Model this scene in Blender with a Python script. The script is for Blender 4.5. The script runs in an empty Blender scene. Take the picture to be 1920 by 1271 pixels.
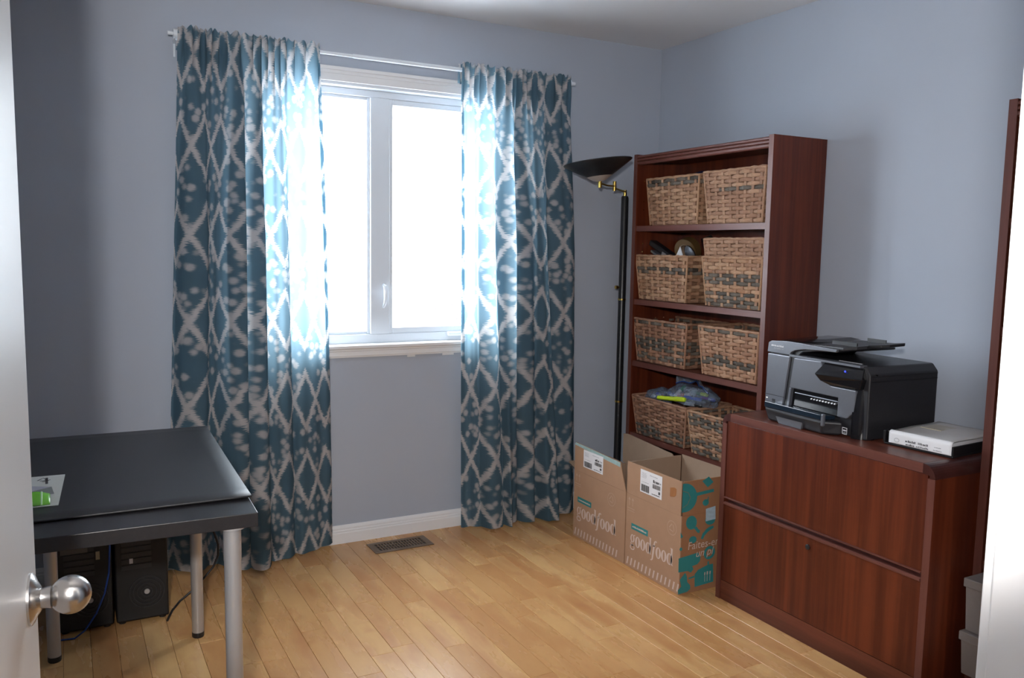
import bpy, bmesh, math, random
from mathutils import Matrix, Vector
random.seed(7)
PI = math.pi
COL = bpy.context.scene.collection
SC = bpy.context.scene

# ------------------------------------------------------------------ camera
cam_d = bpy.data.cameras.new('camera'); cam = bpy.data.objects.new('camera', cam_d); COL.objects.link(cam)
cam_d.sensor_width = 36.0; cam_d.lens = 1572.0 / 1920 * 36.0; cam_d.clip_start = 0.05
yaw, pitch, roll = math.radians(28.209), math.radians(6.13), math.radians(0.96)
fw = Vector((math.sin(yaw)*math.cos(pitch), math.cos(yaw)*math.cos(pitch), -math.sin(pitch)))
rt = Vector((math.cos(yaw), -math.sin(yaw), 0)); up = rt.cross(fw)
r2 = rt*math.cos(roll) + up*math.sin(roll); u2 = up*math.cos(roll) - rt*math.sin(roll)
M = Matrix.Identity(4)
for i in range(3):
    M[i][0], M[i][1], M[i][2] = r2[i], u2[i], -fw[i]
M[0][3], M[1][3], M[2][3] = -2.862, -3.6975, 1.3728
cam.matrix_world = M
SC.camera = cam

# ------------------------------------------------------------------ light
SC.view_settings.view_transform = 'Standard'; SC.view_settings.look = 'None'
SC.view_settings.gamma = 1.0; SC.view_settings.use_curve_mapping = False
SC.view_settings.exposure = 0.0
SKY = 21.0; HALL = 192.0
w = bpy.data.worlds.new('overcast_sky'); SC.world = w; w.use_nodes = True
bg = w.node_tree.nodes['Background']; bg.inputs[0].default_value = (0.86, 0.93, 1.0, 1); bg.inputs[1].default_value = SKY
ld = bpy.data.lights.new('hall_light', 'SPOT'); ld.energy = HALL; ld.shadow_soft_size = 0.045; ld.color = (1.0, 0.96, 0.93)
ld.spot_size = math.radians(140); ld.spot_blend = 0.12
lo = bpy.data.objects.new('hall_light', ld); COL.objects.link(lo); lo.location = (-3.022, -3.82, 1.60)
lo.rotation_euler = Vector((math.sin(yaw)*math.cos(0.63), math.cos(yaw)*math.cos(0.63), math.sin(0.63))).to_track_quat('-Z', 'Y').to_euler()
pd = bpy.data.lights.new('window_portal', 'AREA'); pd.shape = 'RECTANGLE'; pd.size = 1.06; pd.size_y = 1.17
pd.cycles.is_portal = True
po = bpy.data.objects.new('window_portal', pd); COL.objects.link(po); po.location = (-1.5175, 0.17, 1.5); po.rotation_euler = (-PI/2, 0, 0)

# ------------------------------------------------------------------ node helper
class NT:
    def __init__(s, name):
        s.m = bpy.data.materials.new(name); s.m.use_nodes = True; s.t = s.m.node_tree; s.t.nodes.clear()
        s.out = s.t.nodes.new('ShaderNodeOutputMaterial')
    def n(s, typ, **kw):
        nd = s.t.nodes.new(typ)
        for k, v in kw.items():
            if k.startswith('_'): setattr(nd, k[1:], v)
        return nd
    def put(s, sock, v):
        if isinstance(v, bpy.types.NodeSocket): s.t.links.new(v, sock)
        elif v is not None:
            if hasattr(sock, 'default_value'):
                dv = sock.default_value
                if hasattr(dv, '__len__') and len(dv) == 4 and len(v) == 3: v = (*v, 1)
                sock.default_value = v
    def math(s, op, a, b=None, c=None):
        nd = s.n('ShaderNodeMath', _operation=op)
        for i, v in enumerate((a, b, c)):
            if v is not None: s.put(nd.inputs[i], v)
        return nd.outputs[0]
    def mix(s, f, a, b):
        nd = s.n('ShaderNodeMix', _data_type='RGBA')
        s.put(nd.inputs['Factor'], f); s.put(nd.inputs[6], a); s.put(nd.inputs[7], b)
        return nd.outputs[2]
    def step(s, v, lo, hi, a=0.0, b=1.0):
        nd = s.n('ShaderNodeMapRange', _interpolation_type='SMOOTHSTEP')
        for i, x in enumerate((v, lo, hi, a, b)): s.put(nd.inputs[i], x)
        return nd.outputs[0]
    def coord(s, which='Object'):
        return s.n('ShaderNodeTexCoord').outputs[which]
    def scale(s, vec, sc, loc=None):
        nd = s.n('ShaderNodeMapping'); s.put(nd.inputs[0], vec); nd.inputs['Scale'].default_value = sc
        if loc is not None: s.put(nd.inputs['Location'], loc)
        return nd.outputs[0]
    def noise(s, vec, scale=1.0, detail=3.0, rough=0.5):
        nd = s.n('ShaderNodeTexNoise'); s.put(nd.inputs['Vector'], vec)
        nd.inputs['Scale'].default_value = scale; nd.inputs['Detail'].default_value = detail; nd.inputs['Roughness'].default_value = rough
        return nd.outputs[0]
    def bump(s, h, strength=0.3, dist=0.002):
        nd = s.n('ShaderNodeBump'); s.put(nd.inputs['Height'], h); nd.inputs['Strength'].default_value = strength; nd.inputs['Distance'].default_value = dist
        return nd.outputs[0]
    def bsdf(s, color, rough=0.5, metal=0.0, normal=None, **kw):
        nd = s.n('ShaderNodeBsdfPrincipled')
        s.put(nd.inputs['Base Color'], color); s.put(nd.inputs['Roughness'], rough); nd.inputs['Metallic'].default_value = metal
        if normal is not None: s.put(nd.inputs['Normal'], normal)
        for k, v in kw.items(): s.put(nd.inputs[k.replace('_', ' ')], v)
        s.t.links.new(nd.outputs[0], s.out.inputs[0])
        return s.m

def plain(name, col, rough=0.5, metal=0.0, var=0.06, scale=40.0, bump=0.0, **kw):
    t = NT(name)
    nz = t.noise(t.coord(), scale, 4)
    d = tuple(max(0, c*(1-var)) for c in col); l = tuple(min(1, c*(1+var)) for c in col)
    c = t.mix(nz, d, l)
    nm = t.bump(nz, bump, 0.001) if bump else None
    return t.bsdf(c, rough, metal, nm, **kw)

def wood(name, dark, light, axis=2, rough=0.35, sc=1.0):
    t = NT(name)
    co = t.coord()
    s1 = [26*sc]*3; s1[axis] = 1.1*sc
    s2 = [19*sc]*3; s2[axis] = 0.5*sc
    a = t.noise(t.scale(co, s2), 1.0, 3, 0.55); b = t.noise(t.scale(co, s1), 3.0, 5, 0.6)
    f = t.math('ADD', t.math('MULTIPLY', a, 0.75), t.math('MULTIPLY', b, 0.35))
    c = t.mix(t.step(f, 0.38, 0.72), dark, light)
    return t.bsdf(c, rough, 0, t.bump(b, 0.06, 0.0006), Specular_IOR_Level=0.45)

def emat(name, col, strength):
    t = NT(name); e = t.n('ShaderNodeEmission'); t.put(e.inputs[0], col); e.inputs[1].default_value = strength
    t.t.links.new(e.outputs[0], t.out.inputs[0]); return t.m

# ---- materials
def m_wall(name, col):
    t = NT(name); co = t.coord()
    c = t.mix(t.noise(co, 3.0, 3), tuple(x*0.97 for x in col), tuple(x*1.03 for x in col))
    return t.bsdf(c, 0.62, 0, t.bump(t.noise(co, 260, 2), 0.12, 0.0008), Specular_IOR_Level=0.3)
WALL = m_wall('blue_grey_wall_paint', (0.405, 0.450, 0.525))
CEIL = m_wall('white_ceiling_paint', (0.80, 0.80, 0.81))
WHITE = plain('white_trim_paint', (0.80, 0.81, 0.82), 0.32, 0, 0.02, 8)
VINYL = plain('white_window_vinyl', (0.75, 0.81, 0.87), 0.3, 0, 0.02, 8)  # white vinyl; bluish flare from the window is put into its colour
DOORW = plain('white_door_paint', (0.86, 0.85, 0.84), 0.28, 0, 0.02, 6)
MAH_V = wood('mahogany_laminate_upright', (0.070, 0.0120, 0.0050), (0.150, 0.030, 0.0105), 2, 0.36)
MAH_Y = wood('mahogany_laminate_lengthways', (0.070, 0.018, 0.011), (0.150, 0.042, 0.023), 1, 0.36)
MAH_E = wood('mahogany_edge_band', (0.105, 0.034, 0.026), (0.165, 0.058, 0.043), 2, 0.38)
MAH_EY = wood('mahogany_edge_band_lengthways', (0.105, 0.034, 0.026), (0.165, 0.058, 0.043), 1, 0.38)
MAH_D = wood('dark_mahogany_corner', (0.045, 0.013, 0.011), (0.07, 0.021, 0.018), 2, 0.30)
BLACK = plain('black_plastic', (0.012, 0.012, 0.014), 0.4, 0, 0.2, 60)
BLACKG = plain('gloss_black_plastic', (0.008, 0.008, 0.010), 0.12, 0, 0.1, 60)
PRN = plain('charcoal_printer_plastic', (0.022, 0.022, 0.026), 0.38, 0, 0.12, 300, 0.1)
SILV = plain('brushed_graphite_panel', (0.155, 0.165, 0.19), 0.33, 0.35, 0.05, 200)
STEEL = plain('silver_painted_steel', (0.50, 0.50, 0.51), 0.38, 0.55, 0.03, 30)
NICKEL = plain('satin_nickel', (0.58, 0.56, 0.54), 0.24, 1.0, 0.03, 30)
BRASS = plain('polished_brass', (0.72, 0.52, 0.14), 0.18, 1.0, 0.04, 30)
LAMPB = plain('black_lamp_enamel', (0.012, 0.013, 0.015), 0.33, 0, 0.1, 40)
CARD = plain('brown_cardboard', (0.40, 0.245, 0.155), 0.75, 0, 0.07, 25, 0.05, Specular_IOR_Level=0.2)
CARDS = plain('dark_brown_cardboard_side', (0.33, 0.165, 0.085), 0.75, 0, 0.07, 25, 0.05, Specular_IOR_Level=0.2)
CARDI = plain('tan_cardboard_inside', (0.36, 0.255, 0.18), 0.8, 0, 0.06, 25, 0.05, Specular_IOR_Level=0.2)
TEAL = plain('teal_print', (0.030, 0.23, 0.235), 0.6, 0, 0.05, 50)
INKW = plain('pale_print', (0.60, 0.48, 0.42), 0.7, 0, 0.03, 50)
FAINT = plain('faint_print', (0.47, 0.32, 0.225), 0.7, 0, 0.03, 50)
PAPER = plain('white_paper', (0.78, 0.78, 0.80), 0.6, 0, 0.02, 20)
INKB = plain('black_ink', (0.06, 0.06, 0.065), 0.6, 0, 0.1, 50)
INKG = plain('grey_ink', (0.32, 0.32, 0.34), 0.6, 0, 0.1, 50)
GREY_BOX = plain('grey_fabric_box', (0.27, 0.245, 0.235), 0.8, 0, 0.06, 200, 0.1)
PCB = plain('black_computer_steel', (0.006, 0.006, 0.007), 0.5, 0, 0.2, 90)
VENT = plain('brown_vent_metal', (0.17, 0.115, 0.075), 0.42, 0.3, 0.06, 40)
def m_table():
    t = NT('black_brown_wood_grain'); co = t.coord()
    b = t.noise(t.scale(co, (60, 3, 60)), 1.5, 5, 0.6)
    return t.bsdf(t.mix(b, (0.010, 0.010, 0.012), (0.028, 0.027, 0.030)), 0.34, 0, t.bump(b, 0.25, 0.0008))
TABLE = m_table()
MAT = plain('black_desk_mat_vinyl', (0.016, 0.0165, 0.019), 0.45, 0, 0.15, 220, 0.12)

def m_floor():
    t = NT('maple_strip_floor')
    oi = t.n('ShaderNodeObjectInfo'); rnd = oi.outputs['Random']
    co = t.coord()
    off = t.n('ShaderNodeCombineXYZ'); t.put(off.inputs[0], t.math('MULTIPLY', rnd, 37.0)); t.put(off.inputs[1], t.math('MULTIPLY', rnd, 91.0))
    a = t.noise(t.scale(co, (9, 2.2, 9), off.outputs[0]), 1.0, 4, 0.55)
    g = t.noise(t.scale(co, (130, 5, 130), off.outputs[0]), 1.0, 3, 0.6)
    k = t.noise(t.scale(co, (12, 9, 12), off.outputs[0]), 1.0, 2, 0.5)
    base = t.mix(rnd, (0.57, 0.300, 0.115), (0.75, 0.465, 0.195))
    c = t.mix(t.step(a, 0.35, 0.75), base, (0.50, 0.225, 0.078))
    c = t.mix(t.step(k, 0.58, 0.86, 0, 0.5), c, (0.40, 0.155, 0.06))
    c = t.mix(t.math('MULTIPLY', g, 0.22), c, (0.46, 0.25, 0.10))
    r = t.step(a, 0.3, 0.8, 0.24, 0.34)
    return t.bsdf(c, r, 0, t.bump(g, 0.04, 0.0005), Specular_IOR_Level=0.5)
MAPLE = m_floor()

def m_glass():
    t = NT('window_glass')
    ge = t.n('ShaderNodeNewGeometry')
    fr = t.n('ShaderNodeFresnel'); t.put(fr.inputs[0], t.step(ge.outputs['Backfacing'], 0, 1, 1.45, 1/1.45))
    tr = t.n('ShaderNodeBsdfTransparent'); gl = t.n('ShaderNodeBsdfGlossy'); gl.inputs['Roughness'].default_value = 0.02
    mx = t.n('ShaderNodeMixShader'); t.put(mx.inputs[0], t.math('MULTIPLY', fr.outputs[0], 0.8))
    t.t.links.new(tr.outputs[0], mx.inputs[1]); t.t.links.new(gl.outputs[0], mx.inputs[2]); t.t.links.new(mx.outputs[0], t.out.inputs[0])
    return t.m
GLASS = m_glass()

def m_curtain():
    t = NT('blue_ikat_curtain_cotton')
    uv = t.n('ShaderNodeUVMap'); uv.uv_map = 'UVMap'
    sp = t.n('ShaderNodeSeparateXYZ'); t.put(sp.inputs[0], uv.outputs[0]); U, V = sp.outputs[0], sp.outputs[1]
    jag = t.noise(t.scale(uv.outputs[0], (2.6, 120, 1)), 1.0, 2, 0.65)
    jag2 = t.noise(t.scale(uv.outputs[0], (3.0, 9, 1), (5, 3, 0)), 1.0, 2, 0.5)
    du = t.math('ADD', t.math('MULTIPLY', t.math('SUBTRACT', jag, 0.5), 0.38), t.math('MULTIPLY', t.math('SUBTRACT', jag2, 0.5), 0.13))
    u = t.math('ADD', U, du)
    fu = t.math('FRACT', u)
    tri = t.math('SUBTRACT', 1.0, t.math('ABSOLUTE', t.math('MULTIPLY', t.math('SUBTRACT', fu, 0.5), 2.0)))
    dv = t.math('ABSOLUTE', t.math('SUBTRACT', t.math('FRACT', t.math('ADD', V, 0.5)), 0.5))
    h = t.math('ADD', t.math('MULTIPLY', tri, 0.345), -0.012)
    sd = t.math('SUBTRACT', dv, h)
    band = t.step(t.math('ABSOLUTE', t.math('SUBTRACT', sd, 0.012)), 0.038, 0.082, 1.0, 0.0)
    odd = t.step(sd, 0.03, 0.07)
    wu = t.n('ShaderNodeCombineXYZ'); t.put(wu.inputs[0], t.math('MULTIPLY', t.math('ADD', U, t.math('MULTIPLY', du, 0.6)), 3.4)); t.put(wu.inputs[1], t.math('MULTIPLY', V, 8.5))
    vo = t.n('ShaderNodeTexVoronoi'); vo.inputs['Scale'].default_value = 1.0; t.put(vo.inputs['Vector'], wu.outputs[0])
    spot = t.step(vo.outputs['Distance'], 0.22, 0.52, 1.0, 0.0)
    spot = t.math('MULTIPLY', t.math('MULTIPLY', spot, odd), 0.80)
    f = t.math('MAXIMUM', band, spot)
    wv = t.noise(t.scale(uv.outputs[0], (40, 300, 1)), 1.0, 2, 0.5)
    tone = t.noise(t.scale(uv.outputs[0], (1.5, 2.5, 1), (9, 1, 0)), 1.0, 2, 0.5)
    blue = t.mix(tone, (0.060, 0.112, 0.152), (0.098, 0.165, 0.212))
    blue = t.mix(t.math('MULTIPLY', wv, 0.25), blue, (0.13, 0.22, 0.28))
    c = t.mix(f, blue, (0.60, 0.57, 0.56))
    ct = t.mix(f, (0.26, 0.41, 0.50), (0.80, 0.80, 0.80))
    df = t.n('ShaderNodeBsdfDiffuse'); tl = t.n('ShaderNodeBsdfTranslucent'); t.put(df.inputs[0], c); t.put(tl.inputs[0], ct)
    nm = t.bump(wv, 0.15, 0.0006); t.put(df.inputs['Normal'], nm)
    mx = t.n('ShaderNodeMixShader'); mx.inputs[0].default_value = 0.46
    t.t.links.new(df.outputs[0], mx.inputs[1]); t.t.links.new(tl.outputs[0], mx.inputs[2]); t.t.links.new(mx.outputs[0], t.out.inputs[0])
    return t.m
CURTAIN = m_curtain()

def m_wicker():
    t = NT('woven_seagrass')
    at = t.n('ShaderNodeAttribute'); at.attribute_name = 'Col'
    nz = t.noise(t.scale(t.coord(), (60, 60, 420)), 1.0, 3, 0.6)
    c = t.mix(t.step(nz, 0.3, 0.75, 0.0, 0.42), at.outputs[0], (0.11, 0.062, 0.036))
    return t.bsdf(c, 0.62, 0, t.bump(nz, 0.4, 0.001), Specular_IOR_Level=0.3)
WICKER = m_wicker()

def m_bag():
    t = NT('clear_plastic_bag')
    tr = t.n('ShaderNodeBsdfTransparent'); tr.inputs[0].default_value = (0.86, 0.9, 0.96, 1)
    pr = t.n('ShaderNodeBsdfPrincipled'); pr.inputs['Base Color'].default_value = (0.30, 0.36, 0.46, 1); pr.inputs['Roughness'].default_value = 0.12
    nz = t.noise(t.coord(), 26, 3, 0.6); t.put(pr.inputs['Normal'], t.bump(nz, 0.9, 0.012))
    mx = t.n('ShaderNodeMixShader'); t.put(mx.inputs[0], t.step(nz, 0.35, 0.7, 0.22, 0.6))
    t.t.links.new(tr.outputs[0], mx.inputs[1]); t.t.links.new(pr.outputs[0], mx.inputs[2]); t.t.links.new(mx.outputs[0], t.out.inputs[0])
    return t.m
BAG = m_bag()

# ------------------------------------------------------------------ mesh helpers
class MB:
    def __init__(s): s.v, s.f = [], []
    def add(s, vs, fs):
        o = len(s.v); s.v += [tuple(v) for v in vs]; s.f += [tuple(i+o for i in f) for f in fs]; return s
    def box(s, x0, x1, y0, y1, z0, z1, mat=None):
        vs = [(x, y, z) for z in (z0, z1) for y in (y0, y1) for x in (x0, x1)]
        if mat: vs = [mat @ Vector(v) for v in vs]
        return s.add(vs, [(0,2,3,1), (4,5,7,6), (0,1,5,4), (2,6,7,3), (0,4,6,2), (1,3,7,5)])
    def prism(s, pts, axis, a, b):
        # pts: 2D polygon; axis: extrude axis; a,b extents. other axes in xyz order
        n = len(pts)
        def mk(p, t):
            l = list(p); l.insert(axis, t); return tuple(l)
        return s.add([mk(p, a) for p in pts] + [mk(p, b) for p in pts],
                     [tuple(range(n))[::-1], tuple(range(n, 2*n))] + [(i, (i+1) % n, n+(i+1) % n, n+i) for i in range(n)])
    def lathe(s, prof, seg=24, mat=None, cap=True):
        # prof: list (r,z) around z axis
        vs, fs = [], []
        for r, z in prof:
            for k in range(seg):
                a = 2*PI*k/seg; vs.append((r*math.cos(a), r*math.sin(a), z))
        for j in range(len(prof)-1):
            for k in range(seg):
                k2 = (k+1) % seg
                fs.append((j*seg+k, j*seg+k2, (j+1)*seg+k2, (j+1)*seg+k))
        if cap:
            fs.append(tuple(range(seg))[::-1]); fs.append(tuple((len(prof)-1)*seg+k for k in range(seg)))
        if mat: vs = [mat @ Vector(v) for v in vs]
        return s.add(vs, fs)
    def tube(s, pts, r, seg=8, rr=None, closed=False):
        P = [Vector(p) for p in pts]; n = len(P); vs, fs = [], []
        prev = None
        for i in range(n):
            if closed: d = P[(i+1) % n] - P[i-1]
            else: d = P[min(i+1, n-1)] - P[max(i-1, 0)]
            d.normalize()
            ref = Vector((0, 0, 1)) if abs(d.z) < 0.9 else Vector((1, 0, 0))
            if prev is not None:
                a = prev - d*prev.dot(d)
                a = a.normalized() if a.length > 1e-6 else d.cross(ref).normalized()
            else: a = d.cross(ref).normalized()
            prev = a; b = d.cross(a)
            ri = rr[i] if rr else r
            for k in range(seg):
                t = 2*PI*k/seg; vs.append(P[i] + a*ri*math.cos(t) + b*ri*math.sin(t))
        m = n if closed else n-1
        for i in range(m):
            i2 = (i+1) % n
            for k in range(seg):
                k2 = (k+1) % seg; fs.append((i*seg+k, i*seg+k2, i2*seg+k2, i2*seg+k))
        if not closed:
            fs.append(tuple(range(seg))[::-1]); fs.append(tuple((n-1)*seg+k for k in range(seg)))
        return s.add(vs, fs)
    def grid(s, nu, nv, fn):
        vs = [fn(i/(nu-1), j/(nv-1)) for j in range(nv) for i in range(nu)]
        return s.add(vs, [(j*nu+i, j*nu+i+1, (j+1)*nu+i+1, (j+1)*nu+i) for j in range(nv-1) for i in range(nu-1)])

def rootloc(p):
    l = Vector((0, 0, 0))
    while p is not None:
        l += p.location; p = p.parent
    return l
def obj(name, mb, mat, parent=None, smooth=False, bevel=0.0, seg=2, world=True, thick=0.0):
    me = bpy.data.meshes.new(name)
    off = rootloc(parent) if (parent is not None and world) else Vector((0, 0, 0))
    me.from_pydata([tuple(Vector(v)-off) for v in mb.v], [], mb.f); me.update()
    bm = bmesh.new(); bm.from_mesh(me)
    if not thick: bmesh.ops.recalc_face_normals(bm, faces=bm.faces)
    bm.to_mesh(me); bm.free()
    me.materials.append(mat)
    if smooth:
        me.polygons.foreach_set('use_smooth', [True]*len(me.polygons))
        try: me.set_sharp_from_angle(angle=math.radians(38))
        except Exception: pass
    o = bpy.data.objects.new(name, me); COL.objects.link(o)
    if parent is not None: o.parent = parent
    if thick:
        md = o.modifiers.new('thickness', 'SOLIDIFY'); md.thickness = thick; md.offset = 0
    if bevel:
        md = o.modifiers.new('bevel', 'BEVEL'); md.width = bevel; md.segments = seg; md.limit_method = 'ANGLE'; md.angle_limit = math.radians(40)
    return o
def tag(o, label=None, cat=None, group=None, kind=None):
    if label: o['label'] = label
    if cat: o['category'] = cat
    if group: o['group'] = group
    if kind: o['kind'] = kind
    return o
def thing(name, label, cat, loc=(0, 0, 0), rz=0.0, group=None):
    o = bpy.data.objects.new(name, None); COL.objects.link(o); o.empty_display_size = 0.05
    o.location = loc; o.rotation_euler = (0, 0, rz)
    return tag(o, label, cat, group)
def struct(name, mb, mat, label=None, **kw):
    o = obj(name, mb, mat, **kw)
    if o.parent is None: tag(o, label or name.replace('_', ' '), None, None, 'structure')
    return o
def B(*a): return MB().box(*a)
def lbl(o, s): o['label'] = s; return o

# ------------------------------------------------------------------ the room shell
XL, YF, H = -3.10, -3.25, 2.44
WX0, WX1, WZ0, WZ1 = -2.05, -0.985, 0.915, 2.09
floor = struct('floor', B(XL-0.15, 0.15, -5.6, 0.2, -0.06, -0.0125), plain('plywood_subfloor', (0.30, 0.17, 0.08), 0.7), 'honey maple strip floor of the room')
# planks
PW = 0.083
plank_mesh = {}
def plank(x, y0, y1):
    L = round(y1-y0, 2); wdt = PW-0.0009
    if L not in plank_mesh:
        h = wdt/2; l = L/2-0.0004; c = 0.0008
        vs = [(-h, -l, -0.0125), (h, -l, -0.0125), (h, l, -0.0125), (-h, l, -0.0125),
              (-h, -l, -c), (h, -l, -c), (h, l, -c), (-h, l, -c),
              (-h+c, -l+c, 0), (h-c, -l+c, 0), (h-c, l-c, 0), (-h+c, l-c, 0)]
        fs = [(8, 9, 10, 11)] + [(4+i, 4+(i+1) % 4, 8+(i+1) % 4, 8+i) for i in range(4)] + [(i, (i+1) % 4, 4+(i+1) % 4, 4+i) for i in range(4)]
        me = bpy.data.meshes.new('plank'); me.from_pydata(vs, [], fs); me.materials.append(MAPLE); plank_mesh[L] = me
    o = bpy.data.objects.new('plank', plank_mesh[L]); COL.objects.link(o); o.parent = floor; o.location = (x, (y0+y1)/2, 0)
nrow = int(math.ceil((0.0-XL)/PW))
rs = random.Random(11)
for r in range(nrow):
    x = -PW/2 - r*PW
    y = 0.0; first = True
    while y > YF+0.02:
        L = rs.choice([0.40, 0.52, 0.64, 0.76, 0.88, 1.00, 1.12])
        if first: L *= rs.uniform(0.35, 1.0); first = False
        L = round(L, 2)
        y1 = y - L
        if y1 < YF+0.25: y1 = YF
        plank(x, round(y1, 2), round(y, 2)); y = y1
struct('hall_floor', B(-4.2, -1.2, -5.6, YF, -0.012, 0.0), MAPLE, 'maple floor of the hallway')
ceiling = struct('ceiling', B(XL-0.15, 0.15, -5.6, 0.15, H, H+0.1), CEIL, 'white ceiling')
mb = MB()
mb.box(XL-0.15, WX0, 0, 0.15, -0.05, H).box(WX1, 0.15, 0, 0.15, -0.05, H)
mb.box(WX0, WX1, 0, 0.15, -0.05, WZ0).box(WX0, WX1, 0, 0.15, WZ1, H)
struct('wall_back', mb, WALL, 'blue grey wall with the window')
struct('wall_right', B(0, 0.15, -5.6, 0.0, -0.05, H), WALL, 'blue grey wall behind the bookcases')
struct('wall_left', B(XL-0.15, XL, YF-0.12, 0.0, -0.05, H), WALL, 'blue grey wall beside the desk')
DX0, DX1, DH = -2.995, -2.115, 2.05
mb = MB()
mb.box(XL-0.15, DX0-0.02, YF-0.12, YF, -0.05, H).box(DX1+0.02, 0.0, YF-0.12, YF, -0.05, H).box(DX0-0.02, DX1+0.02, YF-0.12, YF, DH+0.02, H)
struct('wall_front', mb, WALL, 'wall with the doorway')
struct('wall_hall', B(-4.2, -4.05, -5.6, YF-0.12, -0.05, H).box(-4.2, 0, -5.6, -5.45, -0.05, H).box(-1.35, -1.2, -5.45, YF-0.12, -0.05, H).box(-4.05, XL-0.15, YF-0.12, YF, -0.05, H), WALL, 'hallway walls')
# ceiling of hall extends
struct('hall_ceiling', B(-4.2, XL-0.15, -5.6, YF, H, H+0.1), CEIL, 'hallway ceiling')
# door frame
struct('trim_1', B(DX1, DX1+0.02, YF-0.12, YF, 0, DH).box(DX1+0.012, DX1+0.075, YF, YF+0.016, 0, DH+0.07).box(DX1-0.011, DX1, YF-0.075, YF-0.045, 0, DH), WHITE, 'white right door jamb with stop', bevel=0.002)
struct('trim_2', B(DX0-0.02, DX0, YF-0.12, YF, 0, DH), WHITE, 'white left door jamb', bevel=0.002)
struct('trim_3', B(DX0-0.02, DX1+0.02, YF-0.12, YF, DH, DH+0.02), WHITE, 'white door head jamb', bevel=0.002)
# baseboards with a stepped profile
def baseprof(d):
    return [(0, 0), (d, 0), (d, 0.048), (d*0.86, 0.053), (d*0.86, 0.060), (d*0.7, 0.064), (d*0.7, 0.072), (d*0.45, 0.080), (d*0.28, 0.085), (0, 0.085)]
struct('baseboard_back', MB().prism([(-a, b) for a, b in baseprof(0.014)], 0, XL, 0.0), WHITE, 'white baseboard under the window')
struct('baseboard_right', MB().prism([(-a, b) for a, b in baseprof(0.014)], 1, YF, -0.014), WHITE, 'white baseboard behind the bookcases')
struct('baseboard_left', MB().prism([(XL+a, b) for a, b in baseprof(0.014)], 1, YF, -0.014), WHITE, 'white baseboard beside the desk')

# ------------------------------------------------------------------ door
HX, HY = -2.985, YF+0.005
ang = math.atan2(-2.44-HY, -2.908-HX)
door = thing('door_1', 'white door standing open with a satin nickel knob', None, (HX, HY, 0.012)); tag(door, kind='structure')
DL = math.hypot(-2.44-HY, -2.908-HX)
door.rotation_euler = (0, 0, ang)
obj('door_slab', B(0, DL, 0, 0.035, 0, 2.025), DOORW, door, bevel=0.002, world=False)
R = Matrix.Translation((DL-0.062, 0, 0.905)) @ Matrix.Rotation(PI/2, 4, 'X')   # lathe z -> -y (towards room)
kn = obj('knob', MB().lathe([(0.0, 0.020), (0.012, 0.020), (0.012, 0.0235)] + [(0.0248*math.sin(a), 0.0465-0.0248*math.cos(a)) for a in [0.45+i*(PI-0.45)/14 for i in range(15)]], 32, R, cap=False), NICKEL, door, True, world=False)
obj('knob_neck', MB().lathe([(0.0145, 0.004), (0.0130, 0.014), (0.0135, 0.020), (0.0145, 0.0245)], 24, R), NICKEL, kn, True, world=False)
obj('rose', MB().lathe([(0.033, 0.0), (0.033, 0.003), (0.029, 0.006), (0.022, 0.009), (0.0155, 0.013)], 32, R), NICKEL, kn, True, world=False)
obj('latch_plate', B(DL, DL+0.0012, 0.006, 0.029, 0.875, 0.935), NICKEL, door, world=False)

# ------------------------------------------------------------------ window
win = struct('window_1', B(WX0, WX0+0.012, 0.0, 0.15, WZ0, WZ1).box(WX1-0.012, WX1, 0, 0.15, WZ0, WZ1).box(WX0, WX1, 0, 0.15, WZ1-0.012, WZ1).box(WX0, WX1, 0, 0.15, WZ0, WZ0+0.008), VINYL, 'white framed casement window between the curtains')
CW = 0.062
def frame(n, x0, x1, z0, z1, w4, y0, y1, m=VINYL, bev=0.003):
    l, r, b, t_ = w4
    k = MB().box(x0, x0+l, y0, y1, z0, z1).box(x1-r, x1, y0, y1, z0, z1).box(x0+l, x1-r, y0, y1, z0, z0+b).box(x0+l, x1-r, y0, y1, z1-t_, z1)
    return obj(n, k, m, win, bevel=bev)
obj('head_casing', B(WX0-CW, WX1+CW, -0.014, 0, WZ1, WZ1+CW).box(WX0-CW, WX1+CW, -0.019, 0, WZ1+CW-0.016, WZ1+CW).box(WX0-CW, WX1+CW, -0.016, 0, WZ1+0.03, WZ1+0.036), WHITE, win, bevel=0.002)
for x0 in (WX0-CW, WX1):
    obj('side_casing', B(x0, x0+CW, -0.014, 0, WZ0, WZ1).box(x0+0.02, x0+0.028, -0.017, 0, WZ0, WZ1), WHITE, win, bevel=0.002)
obj('window_stool', B(WX0-CW, WX1+CW, -0.026, 0.055, WZ0-0.006, WZ0+0.009), WHITE, win, bevel=0.003)
obj('apron', MB().prism([(0, 0.868), (-0.010, 0.868), (-0.011, 0.874), (-0.014, 0.876), (-0.014, 0.896), (-0.017, 0.899), (-0.017, 0.905), (-0.021, 0.909), (0, 0.909)], 0, WX0-CW, WX1+CW), WHITE, win)
obj('screw_cover', B(-1.44, -1.40, -0.003, 0, 0.858, 0.866), WHITE, win)
obj('screw_cover', B(-1.26, -1.20, -0.003, 0, 0.858, 0.867), WHITE, win)
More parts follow.
